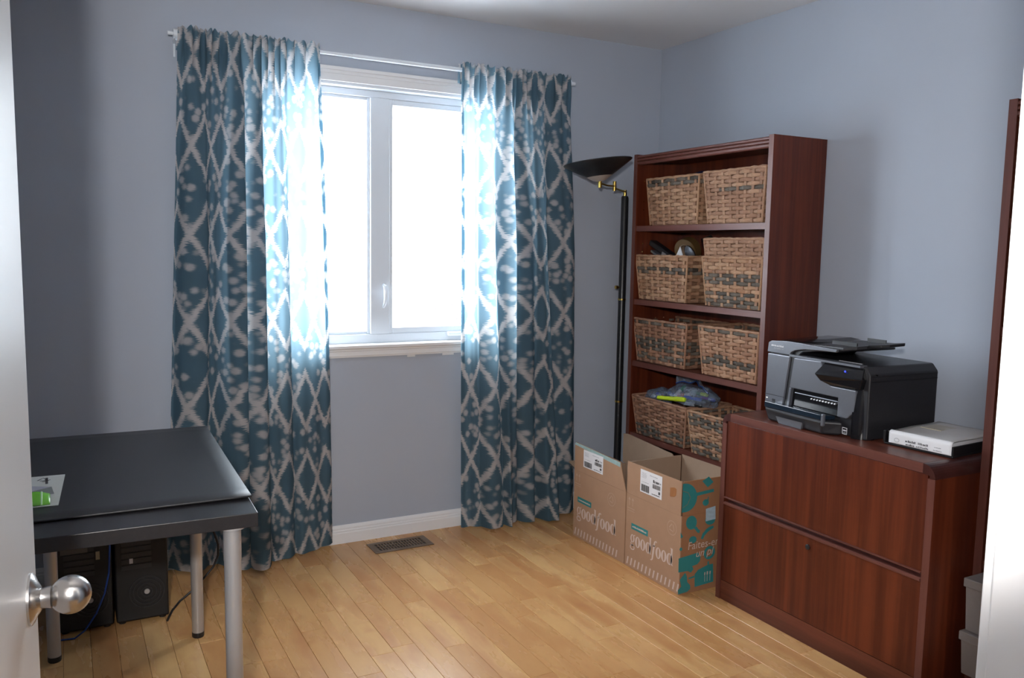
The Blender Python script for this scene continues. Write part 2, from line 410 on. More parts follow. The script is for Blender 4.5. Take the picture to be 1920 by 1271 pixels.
# vinyl frame, left fixed light, right casement
frame('outer_frame', WX0+0.012, WX1-0.012, WZ0+0.008, WZ1-0.012, (0.028, 0.028, 0.042, 0.030), 0.055, 0.125)
obj('mullion', B(-1.600, -1.508, 0.055, 0.125, WZ0+0.05, WZ1-0.042), VINYL, win, bevel=0.003)
s1 = frame('fixed_sash', WX0+0.04, -1.600, WZ0+0.05, WZ1-0.042, (0.020, 0.014, 0.014, 0.014), 0.068, 0.115)
s2 = frame('casement_sash', -1.508, WX1-0.04, WZ0+0.05, WZ1-0.042, (0.018, 0.040, 0.028, 0.026), 0.060, 0.115)
obj('pane', B(WX0+0.06, -1.614, 0.088, 0.092, WZ0+0.064, WZ1-0.056), GLASS, s1)
obj('pane', B(-1.490, WX1-0.08, 0.088, 0.092, WZ0+0.078, WZ1-0.068), GLASS, s2)
k = MB().tube([(-1.536, 0.056, 1.195), (-1.536, 0.036, 1.188), (-1.535, 0.030, 1.165), (-1.535, 0.030, 1.135), (-1.536, 0.038, 1.11), (-1.537, 0.056, 1.09)], 0.008, 8, [0.007, 0.009, 0.010, 0.009, 0.008, 0.006])
obj('latch_lever', k, VINYL, win, True)
obj('crank_cover', B(-1.215, -1.10, 0.028, 0.056, 0.944, 0.966), VINYL, win, bevel=0.008, seg=3)

# ------------------------------------------------------------------ curtain rod and curtains
RY, RZ = -0.082, 2.188
rod = thing('curtain_rod', 'thin white curtain rod above the window', 'curtain rod', (-1.53, RY, RZ))
obj('rod_tube', MB().tube([(-2.468, RY, RZ), (-1.715, RY, RZ)], 0.0075, 12), VINYL, rod, True)
obj('rod_tube', MB().tube([(-1.725, RY, RZ), (-0.595, RY, RZ)], 0.0095, 12), VINYL, rod, True)
for x in (-2.437, -0.632):
    obj('bracket', MB().box(x-0.004, x+0.004, -0.012-0.0, 0.0, RZ-0.075, RZ+0.01).box(x-0.004, x+0.004, RY, -0.004, RZ-0.024, RZ-0.010).tube([(x-0.011, RY, RZ), (x+0.011, RY, RZ)], 0.019, 16), VINYL, rod, bevel=0.001)

def smooth(t): return t*t*(3-2*t)
def interp(pts, s):
    for (a, va), (b, vb) in zip(pts, pts[1:]):
        if s <= b: return va + (vb-va)*smooth((s-a)/(b-a)) if b > a else vb
    return pts[-1][1]
def curtain(label, xt, xb, folds, ybot, ampf, seed, cols, vshift, zb):
    rr = random.Random(seed)
    ph = [rr.uniform(0, 6.28) for _ in range(6)]
    zt = RZ+0.026
    NU, NV = 300, 110
    def pos(s, t):
        z = zt + (zb(s)-zt)*t
        x = xt[0]+(xt[1]-xt[0])*s; x2 = xb[0]+(xb[1]-xb[0])*s
        k = smooth(min(1, t*1.0))
        x = x+(x2-x)*t
        phi = 2*PI*(folds*s + 0.28*math.sin(2*PI*s*1.4+ph[0]) + 0.13*math.sin(2*PI*s*3.3+ph[1]) + 0.10*(t-0.4)*math.sin(2*PI*s*2+ph[2]))
        e = interp(ampf, s)
        grow = min(1.0, max(0.0, (t-0.03)/0.35))
        A = (0.006+0.030*grow)*e
        gath = math.exp(-((t-0.028)/0.045)**2)
        hf = 2*PI*(17*s+0.5*math.sin(2*PI*2.1*s+ph[3]))
        y = -0.096 - 0.014*max(0, 1-t/0.08) + A*math.sin(phi) + (gath+0.12)*0.0095*math.sin(hf) + 0.004*math.sin(2*PI*s*11+ph[4]+3*t)*(0.4+t)
        x += e*grow*0.026*math.cos(phi)*(1-0.35*t) + gath*0.004*math.cos(hf)
        if t < 0.022: y += (0.022-t)/0.022*(0.006*math.sin(hf*1.7+ph[5]))
        y += (interp(ybot, s)+0.096)*(max(0, (t-0.12)/0.88)**1.5)
        z += 0.007*math.sin(hf*1.35+ph[5])*max(0, 1-t/0.02)
        y = min(y, -0.030)
        return (x, y, z)
    root = thing('curtain', label, 'curtain', ((xt[0]+xt[1])/2, -0.09, 0.03), group='ikat curtains on the rod')
    def build(name, us, ts, dy):
        k = MB(); nu, nv = len(us), len(ts)
        vs = []
        for t in ts:
            for s in us:
                p = pos(s, t); vs.append((p[0], p[1]+dy, p[2]))
        k.add(vs, [(j*nu+i, j*nu+i+1, (j+1)*nu+i+1, (j+1)*nu+i) for j in range(nv-1) for i in range(nu-1)])
        o = obj(name, k, CURTAIN, root)
        uvl = o.data.uv_layers.new(name='UVMap')
        for lp in o.data.loops:
            i = lp.vertex_index; s = us[i % nu]; t = ts[i//nu]
            z = zt + (zb(s)-zt)*t
            uvl.data[lp.index].uv = (s*cols + vshift, z/0.352)
        o.data.polygons.foreach_set('use_smooth', [True]*len(o.data.polygons))
        return o
    us = [i/(NU-1) for i in range(NU)]
    ts = [0.0, 0.006, 0.012, 0.018, 0.024, 0.03, 0.037, 0.045, 0.055] + [0.065+0.935*i/(NV-1) for i in range(NV)]
    build('drape', us, ts, 0)
    build('rod_pocket', us[::2], [0.0, 0.006, 0.014, 0.022, 0.03, 0.038], 0.048)
    build('side_hem', [1-0.026+0.026*i/6 for i in range(7)] if xt[0] < -2 else [0.026*i/6 for i in range(7)], ts, 0.003)
    return root
curtain('blue and white ikat curtain left of the window beside the desk', (-2.433, -1.872), (-2.512, -1.818), 5.4,
        [(0, -0.075), (0.25, -0.11), (0.5, -0.195), (0.75, -0.11), (1, -0.045)],
        [(0, 1.0), (0.55, 1.0), (0.66, 0.35), (0.95, 0.25), (1, 0.4)], 3, 7.6, 0.22, lambda s: 0.018)
curtain('blue and white ikat curtain right of the window beside the floor lamp', (-1.218, -0.639), (-1.185, -0.545), 4.3,
        [(0, -0.085), (0.30, -0.155), (0.38, -0.17), (0.42, -0.085), (0.56, -0.12), (0.60, -0.10), (0.66, -0.17), (0.78, -0.195), (0.82, -0.08), (1, -0.065)],
        [(0, 0.3), (0.2, 0.55), (0.4, 1.0), (1, 1.0)], 9, 6.0, 0.55, lambda s: 0.012)

# ------------------------------------------------------------------ floor vent
vent = thing('floor_vent', 'brown metal floor register in front of the baseboard', 'vent', (-1.525, -0.143, 0))
vent.rotation_euler = (0, 0, 0.012)
obj('vent_frame', B(-0.142, 0.142, -0.067, -0.043, 0, 0.004).box(-0.142, 0.142, 0.043, 0.067, 0, 0.004).box(-0.142, -0.112, -0.043, 0.043, 0, 0.004).box(0.112, 0.142, -0.043, 0.043, 0, 0.004), VENT, vent, bevel=0.0015, world=False)
obj('vent_well', B(-0.112, 0.112, -0.043, 0.043, 0.0001, 0.0006), BLACK, vent, world=False)
vb = obj('vent_bar', B(-0.0035, 0.0035, -0.043, 0.043, 0.0005, 0.0032), VENT, vent, world=False)
vb.location = (-0.098, 0, 0)
for i in range(1, 15):
    c = vb.copy(); COL.objects.link(c); c.location = (-0.098+0.014*i, 0, 0)
for y in (-0.015, 0.015):
    obj('vent_rail', B(-0.112, 0.112, y-0.003, y+0.003, 0.0006, 0.0034), VENT, vent, world=False)

# ------------------------------------------------------------------ bookcases
def bookcase(label, x0, x1, yr, yl, top, shelves, loc):
    """x0 front, x1 back, yl far side, yr near side; shelves = top heights"""
    root = thing('bookcase', label, 'bookcase', loc, group='mahogany bookcases')
    T = 0.026
    for y in (yl-T, yr):
        p = obj('side_panel', B(x0+0.002, x1, y, y+T, 0, top), MAH_V, root, bevel=0.001)
        obj('edge_band', B(x0, x0+0.002, y, y+T, 0, top), MAH_E, p)
    obj('back_panel', B(x1-0.006, x1-0.001, yr+T, yl-T, 0.05, top-0.01), MAH_V, root)
    obj('top_panel', B(x0+0.02, x1-0.006, yr+T, yl-T, top-0.03, top-0.012), MAH_Y, root)
    pr = [(x0+0.022, top-0.006), (x0+0.006, top-0.006), (x0+0.001, top-0.010), (x0+0.001, top-0.017), (x0+0.007, top-0.020), (x0+0.001, top-0.024), (x0+0.001, top-0.031),
          (x0+0.007, top-0.034), (x0+0.001, top-0.038), (x0+0.001, top-0.047), (x0+0.006, top-0.052), (x0+0.022, top-0.052)]
    obj('fluted_rail', MB().prism(pr, 1, yr+T, yl-T), MAH_EY, root)
    for z in shelves:
        s = obj('shelf', B(x0+0.010, x1-0.006, yr+T, yl-T, z-0.027, z), MAH_Y, root)
        obj('edge_band', B(x0+0.007, x0+0.010, yr+T, yl-T, z-0.027, z), MAH_EY, s)
    obj('plinth', B(x0+0.012, x0+0.03, yr+T, yl-T, 0, shelves[-1]-0.027), MAH_Y, root)
    return root
BC = bookcase('tall mahogany bookcase holding woven baskets beside the floor lamp', -0.31, -0.004, -1.1475, -0.2065, 1.852, [1.498, 1.130, 0.816, 0.444, 0.09], (-0.157, -0.677, 0))
hole = None
for z in [0.30, 0.34, 0.38, 0.54, 0.58, 0.62, 0.66, 0.70, 0.74, 0.90, 0.94, 1.20, 1.24, 1.28, 1.33, 1.37, 1.41, 1.58, 1.62, 1.72]:
    if hole is None:
        hole = obj('shelf_pin', MB().lathe([(0.0028, 0), (0.0028, 0.0012)], 8, Matrix.Rotation(PI/2, 4, 'X')), BRASS, BC, world=False)
        h = hole
    else:
        h = hole.copy(); COL.objects.link(h)
    h.location = Vector((-0.262, -0.2326, z)) - BC.location
BC2 = bookcase('tall mahogany bookcase beside the doorway holding grey boxes', -0.392, -0.065, -3.06, -2.157, 1.833, [1.487, 1.165, 0.829, 0.440, 0.10], (-0.23, -2.61, 0))

# ------------------------------------------------------------------ woven baskets
TAN = [(0.46, 0.275, 0.165), (0.40, 0.22, 0.13), (0.52, 0.32, 0.20), (0.36, 0.20, 0.125)]
BRN = [(0.36, 0.19, 0.12), (0.30, 0.155, 0.10), (0.42, 0.235, 0.15), (0.27, 0.135, 0.085)]
DRK = [(0.115, 0.105, 0.088), (0.15, 0.135, 0.115), (0.085, 0.08, 0.07), (0.17, 0.15, 0.125)]
def paint(o, cols):
    ca = o.data.color_attributes.new('Col', 'FLOAT_COLOR', 'CORNER')
    for p, c in zip(o.data.polygons, cols):
        for li in p.loop_indices: ca.data[li].color = (*c, 1)
def basket(label, yc, xf, z, wt, wb, h, dt, db, pal, darkrows, seed, rows=13, ns=8, nd=5, tilt=0.0):
    rr = random.Random(seed)
    # local: x along the shelf, y depth (front at -y); placed so that front (-y) faces world -x
    root = thing('wicker_basket', label, 'basket', (xf+dt/2, yc, z), -PI/2, 'woven storage baskets')
    root.rotation_euler = (0, 0, -PI/2+tilt)
    def per(zf):
        w_ = wb+(wt-wb)*zf; d_ = db+(dt-db)*zf
        pts = []
        cr = [(-w_/2, -d_/2), (w_/2, -d_/2), (w_/2, d_/2), (-w_/2, d_/2)]
        for k_, (n_) in enumerate((ns, nd, ns, nd)):
            a, b = cr[k_], cr[(k_+1) % 4]
            nx, ny = (b[1]-a[1]), -(b[0]-a[0]); L = math.hypot(nx, ny); nx /= L; ny /= L
            for i in range(n_*2):
                t = (i+0.0)/(n_*2)
                pts.append((a[0]+(b[0]-a[0])*t, a[1]+(b[1]-a[1])*t, nx, ny, i))
        return pts
    k = MB(); cols = []
    dz = (h-0.012)/rows
    for r in range(rows):
        zc = 0.004+dz*(r+0.5); zf = zc/h
        pts = per(zf); n = len(pts)
        hh = dz*0.465
        prof = [(-0.0022, -hh*0.8), (0.0006, -hh), (0.0032, -hh*0.45), (0.0032, hh*0.45), (0.0006, hh), (-0.0022, hh*0.8)]
        base = len(k.v); np_ = len(prof)
        for j, (px, py, nx, ny, i) in enumerate(pts):
            c = math.cos(PI*(i/2.0 + 0.5 + r)) if i else 0.0
            off = 0.0072*c + rr.uniform(-0.0005, 0.0005)
            wob = rr.uniform(-0.0012, 0.0012); sq = 1.0+0.18*c
            for (a, b) in prof: k.v.append((px+nx*(off+a), py+ny*(off+a), zc+b*sq+wob))
        dark = r in darkrows
        for j in range(n):
            j2 = (j+1) % n
            if j % 4 == 0 or j == 0:
                base_c = rr.choice(DRK if dark and rr.random() < 0.85 else pal)
            for a in range(np_):
                a2 = (a+1) % np_
                k.f.append((base+j*np_+a, base+j*np_+a2, base+j2*np_+a2, base+j2*np_+a)); cols.append(base_c)
    o = obj('woven_wall', k, WICKER, root, world=False); paint(o, cols); o['kind'] = 'stuff'
    k = MB(); cols = []
    b0, t0 = per(0.0), per(1.0)
    for (p, q) in zip(b0, t0):
        if p[4] % 2 == 0 and p[4] == 0: continue
        if p[4] % 2 == 1:
            tx, ty = -p[3], p[2]; wv = 0.0075; c = rr.choice(pal)
            vs = []
            for (s_, zz) in ((p, 0.002), (q, h-0.004)):
                for (sx_, o_) in ((-wv, -0.001), (wv, -0.001), (wv, 0.0016), (-wv, 0.0016)):
                    vs.append((s_[0]+tx*sx_+s_[2]*o_, s_[1]+ty*sx_+s_[3]*o_, zz))
            k.add(vs, [(0, 1, 5, 4), (1, 2, 6, 5), (2, 3, 7, 6), (3, 0, 4, 7)]); cols += [c]*4
    o = obj('stakes', k, WICKER, root, world=False); paint(o, cols); o['kind'] = 'stuff'
    for (cx, cy) in ((-1, -1), (1, -1), (1, 1), (-1, 1)):
        k = MB().tube([(cx*wb/2, cy*db/2, 0.003), (cx*wt/2, cy*dt/2, h-0.004)], 0.0055, 6)
        o = obj('corner_post', k, WICKER, root, True, world=False); paint(o, [pal[0]]*len(o.data.polygons))
    ring = []; rad = []
    for (px, py, nx, ny, i) in per(1.0):
        ring.append((px, py, h-0.003+rr.uniform(-0.0012, 0.0012))); rad.append(0.0062+(0.0014 if i % 2 else -0.0006)+rr.uniform(-0.0006, 0.0006))
    o = obj('rim', MB().tube(ring, 0.006, 7, rad, True), WICKER, root, True, world=False); paint(o, [rr.choice(pal[:3]) for _ in o.data.polygons])
    o = obj('basket_base', B(-wb/2+0.004, wb/2-0.004, -db/2+0.004, db/2-0.004, 0.001, 0.006), WICKER, root, world=False); paint(o, [pal[1]]*6)
    return root
Z1, Z2, Z3, Z4 = 1.499, 1.131, 0.817, 0.445
XF = -0.303
basket('tan woven basket with a grey upper band, left on the top shelf', -0.492, XF+0.008, Z1, 0.388, 0.345, 0.228, 0.265, 0.235, TAN, {11, 12, 13}, 1)
basket('plain tan woven basket, right on the top shelf', -0.917, XF, Z1, 0.380, 0.330, 0.232, 0.265, 0.235, [(0.44, 0.26, 0.165), (0.38, 0.215, 0.14), (0.48, 0.29, 0.185), (0.35, 0.195, 0.125)], {8}, 2)
basket('tan woven basket with two grey stripes, filled with supplies, left on the second shelf', -0.427, XF+0.008, Z2, 0.398, 0.350, 0.222, 0.265, 0.235, TAN, {8, 9, 13}, 3)
basket('outer tan woven basket with grey stripes, right on the second shelf, another nested in it', -0.925, XF, Z2, 0.372, 0.328, 0.222, 0.265, 0.235, TAN, {0, 1, 2, 3, 6, 7, 8}, 4)
basket('plain woven basket nested inside another on the second shelf', -0.925, XF+0.006, Z2+0.080, 0.372, 0.328, 0.224, 0.254, 0.220, [(0.40, 0.235, 0.15), (0.36, 0.205, 0.13), (0.44, 0.26, 0.17), (0.33, 0.185, 0.12)], set(), 5)
basket('brown and grey woven basket, left on the third shelf', -0.433, XF+0.008, Z3, 0.415, 0.362, 0.218, 0.265, 0.235, BRN, {1, 2, 4, 5, 6, 7, 12, 13}, 6)
basket('tan woven basket with grey lower stripes, right on the third shelf', -0.922, XF, Z3, 0.378, 0.330, 0.224, 0.265, 0.235, [(0.43, 0.24, 0.15), (0.37, 0.20, 0.12), (0.48, 0.285, 0.18), (0.33, 0.175, 0.11)], {3, 4, 5, 12, 13}, 7)
basket('brown woven basket full of markers and a plastic bag on the fourth shelf', -0.468, XF-0.008, Z4, 0.420, 0.365, 0.200, 0.275, 0.24, BRN, {0, 1, 2, 3}, 8)
basket('dark woven basket behind the cabinet on the fourth shelf', -0.903, XF-0.026, Z4, 0.385, 0.335, 0.200, 0.275, 0.24, TAN, {9, 10, 11, 12, 13, 3, 4, 0, 1}, 9)

# contents of the second shelf basket
xs = -0.20
t = thing('hole_punch', 'black office punch sticking up out of the striped basket', 'hole punch', (xs, -0.33, 1.355))
def slab_path(p0, p1, w_, th):
    p0, p1 = Vector(p0), Vector(p1); d = (p1-p0).normalized(); n = Vector((1, 0, 0)); u_ = d.cross(n)
    vs = []
    for p in (p0, p1):
        for a, b in ((-1, -1), (1, -1), (1, 1), (-1, 1)): vs.append(p+n*w_/2*a+u_*th/2*b)
    return MB().add(vs, [(0, 1, 2, 3), (7, 6, 5, 4), (0, 4, 5, 1), (1, 5, 6, 2), (2, 6, 7, 3), (3, 7, 4, 0)])
obj('punch_arm', slab_path((xs, -0.235, 1.418), (xs, -0.405, 1.345), 0.045, 0.028), PRN, t, bevel=0.006, seg=3)
obj('punch_base', slab_path((xs-0.01, -0.265, 1.375), (xs-0.01, -0.40, 1.315), 0.05, 0.012), SILV, t, bevel=0.003)
obj('punch_plate', slab_path((xs-0.024, -0.345, 1.363), (xs-0.024, -0.375, 1.351), 0.004, 0.02), STEEL, t)
def roll(name, label, loc, ro, ri, w_, ax, mat, core):
    t = thing(name, label, 'tape roll', loc)
    R = Matrix.Rotation(ax[1], 4, 'Z') @ Matrix.Rotation(ax[0], 4, 'Y')
    obj('tape', MB().lathe([(ri, -w_/2), (ro, -w_/2), (ro, w_/2), (ri, w_/2), (ri, -w_/2)], 28, R, cap=False), mat, t, True, world=False)
    obj('core', MB().lathe([(ri-0.003, -w_/2+0.001), (ri, -w_/2+0.001), (ri, w_/2-0.001), (ri-0.003, w_/2-0.001), (ri-0.003, -w_/2+0.001)], 28, R, cap=False), core, t, True, world=False)
    return t
BTAPE = plain('brown_packing_tape', (0.13, 0.075, 0.028), 0.3, 0, 0.1, 60)
RED = plain('dark_red_label', (0.28, 0.02, 0.025), 0.4, 0, 0.1, 60)
roll('packing_tape', 'brown packing tape roll standing in the striped basket', (-0.19, -0.500, 1.380), 0.062, 0.036, 0.045, (1.25, 0.25), BTAPE, CARDI)
roll('packing_tape', 'black and red tape roll leaning on the nested baskets', (-0.125, -0.582, 1.402), 0.048, 0.032, 0.045, (1.15, -0.5), BLACK, RED)
t = tag(obj('paper_card', MB().prism([(-0.535, 1.345), (-0.475, 1.345), (-0.508, 1.398)], 0, -0.245, -0.242), PAPER), 'white paper corner poking out of the striped basket', 'paper')
t = thing('scissors_case', 'grey oval case lying in the striped basket by the nested baskets', 'case', (-0.235, -0.572, 1.352))
obj('case_shell', MB().lathe([(0.001, -0.012), (0.03, -0.010), (0.042, 0), (0.03, 0.010), (0.001, 0.012)], 20, Matrix.Translation((0, 0, 0.012)) @ Matrix.Rotation(0.35, 4, 'X') @ Matrix.Rotation(1.1, 4, 'Y'), cap=False), SILV, t, True, world=False)
obj('case_band', MB().lathe([(0.0425, -0.003), (0.0435, 0), (0.0425, 0.003)], 20, Matrix.Translation((0, 0, 0.012)) @ Matrix.Rotation(0.35, 4, 'X') @ Matrix.Rotation(1.1, 4, 'Y'), cap=False), BLACK, t, True, world=False)
NAVY = plain('navy_fabric', (0.02, 0.022, 0.09), 0.7)
tag(obj('folded_cloth', MB().grid(14, 8, lambda a, b: (-0.20+0.11*b, -0.62+0.15*a, 1.735+0.020*math.sin(PI*a)*math.sin(PI*b)+0.003*math.sin(9*a+5*b))), NAVY, None, True, thick=0.004), 'navy blue cloth showing above the plain basket on the top shelf', 'cloth')

# contents of the fourth shelf basket
LIME = plain('lime_plastic', (0.55, 0.72, 0.02), 0.35); BLUEP = plain('blue_plastic', (0.02, 0.05, 0.42), 0.35); REDP = plain('red_plastic', (0.5, 0.03, 0.02), 0.35)
WHP = plain('white_plastic', (0.7, 0.7, 0.68), 0.35); GREENP = plain('green_plastic', (0.02, 0.25, 0.10), 0.35); PURP = plain('purple_plastic', (0.2, 0.03, 0.35), 0.35); GREYP = plain('grey_plastic', (0.30, 0.30, 0.31), 0.35)
def pen(name, label, p0, p1, r, body, cap, cat='marker'):
    p0, p1 = Vector(p0), Vector(p1); t = thing(name, label, cat, p0)
    a = p0+(p1-p0)*0.62
    obj('barrel', MB().tube([p0, p0+(p1-p0)*0.03, a], r, 12, [r*0.85, r, r]), body, t, True)
    obj('cap', MB().tube([a, p0+(p1-p0)*0.97, p1], r*1.12, 12, [r*1.15, r*1.1, r*0.8]), cap, t, True)
    d = (p1-p0).normalized()
    obj('clip', MB().tube([a+Vector((-r*1.2, 0, r*0.5)), a+(p1-a)*0.75+Vector((-r*1.2, 0, r*0.5))], r*0.22, 6), cap, t, True)
    return t
pen('highlighter', 'lime green highlighter on the rim of the marker basket', (-0.288, -0.435, 0.655), (-0.252, -0.600, 0.668), 0.0105, LIME, LIME)
pen('marker', 'grey marker next to the lime highlighter', (-0.25, -0.600, 0.651), (-0.236, -0.700, 0.654), 0.009, GREYP, BLACK)
pen('marker', 'blue marker lying in the plastic bag', (-0.20, -0.53, 0.668), (-0.19, -0.64, 0.670), 0.008, BLUEP, BLUEP)
pen('marker', 'red marker lying in the plastic bag', (-0.19, -0.46, 0.662), (-0.185, -0.56, 0.684), 0.008, REDP, WHP)
pen('marker', 'green marker lying in the plastic bag', (-0.16, -0.54, 0.690), (-0.17, -0.66, 0.695), 0.008, GREENP, LIME)
pen('marker', 'white marker standing in the plastic bag', (-0.20, -0.455, 0.66), (-0.17, -0.50, 0.715), 0.009, WHP, GREENP)
pen('marker', 'purple marker lying in the plastic bag', (-0.15, -0.60, 0.672), (-0.16, -0.70, 0.676), 0.008, PURP, BLUEP)
def blob(label, c, s, seed, zipc=True):
    rr = random.Random(seed); t = thing('plastic_bag', label, 'plastic bag', c)
    P = [(rr.uniform(-1, 1), rr.uniform(-1, 1), rr.uniform(-1, 1), rr.uniform(0, 6)) for _ in range(7)]
    def f(a, b):
        th = 2*PI*a; ph = PI*(0.02+0.96*b)
        x, y, z = math.sin(ph)*math.cos(th), math.sin(ph)*math.sin(th), math.cos(ph)
        r = 1+sum(0.06*math.sin(6*(x*p[0]+y*p[1]+z*p[2])+p[3]) for p in P)
        return (c[0]+x*s[0]*r, c[1]+y*s[1]*r, c[2]+max(z*r, -0.45)*s[2])
    obj('bag_film', MB().grid(44, 26, f), BAG, t, True)
    return t
t = blob('clear zip bag of markers on top of the brown basket', (-0.18, -0.575, 0.672), (0.085, 0.165, 0.062), 5)
def flap(a, b):
    return (-0.19+0.03*math.sin(5*a), -0.45-0.27*a, 0.722+0.028*b*(1.1-a*0.5)+0.022*math.sin(PI*a)+0.006*math.sin(17*a+2*b))
obj('bag_opening', MB().grid(30, 8, flap), BAG, t, True)
ZIP = plain('blue_zip_seal', (0.02, 0.06, 0.22), 0.3)
obj('zip_seal', MB().tube([flap(i/20, 0.0) for i in range(21)], 0.0035, 6), ZIP, t, True)
t = blob('small clear bag of red and blue pieces at the left of the marker basket', (-0.21, -0.365, 0.640), (0.07, 0.075, 0.045), 8)
rr = random.Random(4)
for i in range(16):
    c, cn = rr.choice([(BLUEP, 'blue'), (REDP, 'red'), (WHP, 'white'), (NAVY, 'navy'), (BLUEP, 'blue')])
    p = Vector((-0.25+rr.uniform(0, 0.085), -0.335-rr.uniform(0, 0.085), 0.638+rr.uniform(0, 0.024)))
    tag(obj('counter_chip', MB().lathe([(0.001, -0.003), (0.010, -0.003), (0.0115, 0), (0.010, 0.003), (0.001, 0.003)], 12, Matrix.Translation(p) @ Matrix.Rotation(rr.uniform(-1, 1), 4, 'X') @ Matrix.Rotation(rr.uniform(-1.4, 0.2), 4, 'Y')), c), 'tiny ' + cn + ' plastic piece inside the small clear bag', 'game piece', 'pieces in the small clear bag')

# ------------------------------------------------------------------ floor lamp
LX, LY = -0.302, -0.125
lamp = thing('floor_lamp', 'black torchiere floor lamp with brass swing arm', 'floor lamp', (LX, LY, 0))
obj('lamp_base', MB().lathe([(0.078, 0), (0.080, 0.012), (0.07, 0.022), (0.03, 0.030), (0.02, 0.05)], 32, Matrix.Translation((LX, LY, 0))), LAMPB, lamp, True)
obj('pole', MB().lathe([(0.0185, 0.03), (0.0185, 1.645), (0.016, 1.652)], 20, Matrix.Translation((LX, LY, 0))), LAMPB, lamp, True)
for z in (0.585, 1.122):
    obj('brass_ring', MB().lathe([(0.0185, -0.005), (0.0205, -0.004), (0.0205, 0.004), (0.0185, 0.005)], 20, Matrix.Translation((LX, LY, z)), cap=False), BRASS, lamp, True)
sw = obj('switch_knob', MB().tube([(LX-0.018, LY, 1.185), (LX-0.030, LY, 1.185)], 0.004, 8).tube([(LX-0.028, LY, 1.185), (LX-0.042, LY, 1.185)], 0.009, 12), BRASS, lamp, True)
J1, J2 = (-0.421, -0.200, 1.690), (-0.556, -0.270, 1.702)
obj('arm_joint', MB().tube([(LX, LY, 1.652), (LX, LY, 1.682)], 0.0085, 12), BRASS, lamp, True)
obj('arm_joint', MB().tube([(J1[0], J1[1], 1.668), (J1[0], J1[1], 1.716)], 0.0088, 12), BRASS, lamp, True)
obj('arm_joint', MB().tube([(J2[0], J2[1], 1.674), (J2[0], J2[1], 1.706)], 0.0095, 12), BRASS, lamp, True)
obj('swing_arm', MB().tube([(LX, LY, 1.674), (J1[0], J1[1], 1.682)], 0.005, 10), BRASS, lamp, True)
obj('swing_arm', MB().tube([(J1[0], J1[1], 1.692), ((J1[0]+J2[0])/2, (J1[1]+J2[1])/2, 1.690), (J2[0], J2[1], 1.695)], 0.005, 10), BRASS, lamp, True)
R = Matrix.Translation((J2[0], J2[1], 1.702)) @ Matrix.Rotation(math.radians(-6.5), 4, 'Y') @ Matrix.Rotation(math.radians(-4), 4, 'X')
obj('lamp_shade', MB().lathe([(0.062, 0.026), (0.115, 0.058), (0.163, 0.088), (0.167, 0.093), (0.165, 0.097), (0.158, 0.091), (0.11, 0.062), (0.055, 0.030)], 40, R, cap=False), LAMPB, lamp, True)
FROST = plain('frosted_shade_cup', (0.42, 0.37, 0.33), 0.45)
obj('shade_cup', MB().lathe([(0.012, 0.002), (0.030, 0.006), (0.062, 0.026), (0.058, 0.030), (0.028, 0.012), (0.010, 0.008)], 32, R), FROST, lamp, True)

# ------------------------------------------------------------------ filing cabinet
CX0, CX1, CY0, CY1, CT = -0.596, -0.03, -2.149, -1.236, 0.752
cab = thing('filing_cabinet', 'mahogany two drawer lateral filing cabinet under the printer', 'cabinet', ((CX0+CX1)/2, (CY0+CY1)/2, 0))
def qround(y, sgn, n=8, r=0.042):
    return [(y-sgn*r+sgn*r*math.sin(a), CT-r+r*math.cos(a)) for a in [PI/2*i/n for i in range(n+1)]]
obj('cabinet_top', MB().prism([(CY0+0.042, CT-0.030), (CY0+0.042, CT), (CY1-0.042, CT), (CY1-0.042, CT-0.030)], 0, CX0+0.002, CX1), MAH_Y, cab, bevel=0.003)
obj('top_edge_band', B(CX0, CX0+0.002, CY0+0.042, CY1-0.042, CT-0.030, CT-0.001), MAH_EY, cab)
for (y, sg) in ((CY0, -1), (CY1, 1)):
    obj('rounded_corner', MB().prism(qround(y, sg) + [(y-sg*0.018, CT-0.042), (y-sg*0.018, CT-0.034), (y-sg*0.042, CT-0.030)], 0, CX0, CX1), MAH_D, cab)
    a, b = (y, y+0.024) if sg < 0 else (y-0.024, y)
    p = obj('side_panel', B(CX0+0.002, CX1, a, b, 0, CT-0.0425), MAH_V, cab, bevel=0.001)
    obj('edge_band', B(CX0, CX0+0.002, a, b, 0, CT-0.0425), MAH_E, p)
obj('cabinet_back', B(CX1-0.012, CX1-0.002, CY0+0.024, CY1-0.024, 0.02, CT-0.03), MAH_V, cab)
obj('plinth', B(CX0+0.004, CX0+0.02, CY0+0.024, CY1-0.024, 0, 0.078), MAH_Y, cab)
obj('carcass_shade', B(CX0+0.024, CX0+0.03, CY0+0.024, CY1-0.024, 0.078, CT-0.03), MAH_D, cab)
def drawer(z0, z1, pull_top):
    d = obj('drawer', B(CX0+0.003, CX0+0.021, CY0+0.0265, CY1-0.0265, z0, z1), MAH_V, cab, bevel=0.0008)
    if pull_top:
        pr = [(CX0+0.021, z1), (CX0+0.003, z1), (CX0-0.003, z1+0.003), (CX0-0.003, z1+0.009), (CX0+0.004, z1+0.013), (CX0+0.015, z1+0.010), (CX0+0.021, z1+0.010)]
    else:
        pr = [(CX0+0.021, z0-0.008), (CX0+0.012, z0-0.008), (CX0-0.002, z0-0.005), (CX0-0.002, z0-0.001), (CX0+0.003, z0), (CX0+0.021, z0)]
    obj('pull_rail', MB().prism(pr, 1, CY0+0.0265, CY1-0.0265), MAH_EY, d)
    return d
drawer(0.419, CT-0.032, False)
dl = drawer(0.081, 0.386, True)
R = Matrix.Translation((CX0+0.003, -1.686, 0.352)) @ Matrix.Rotation(-PI/2, 4, 'Y')
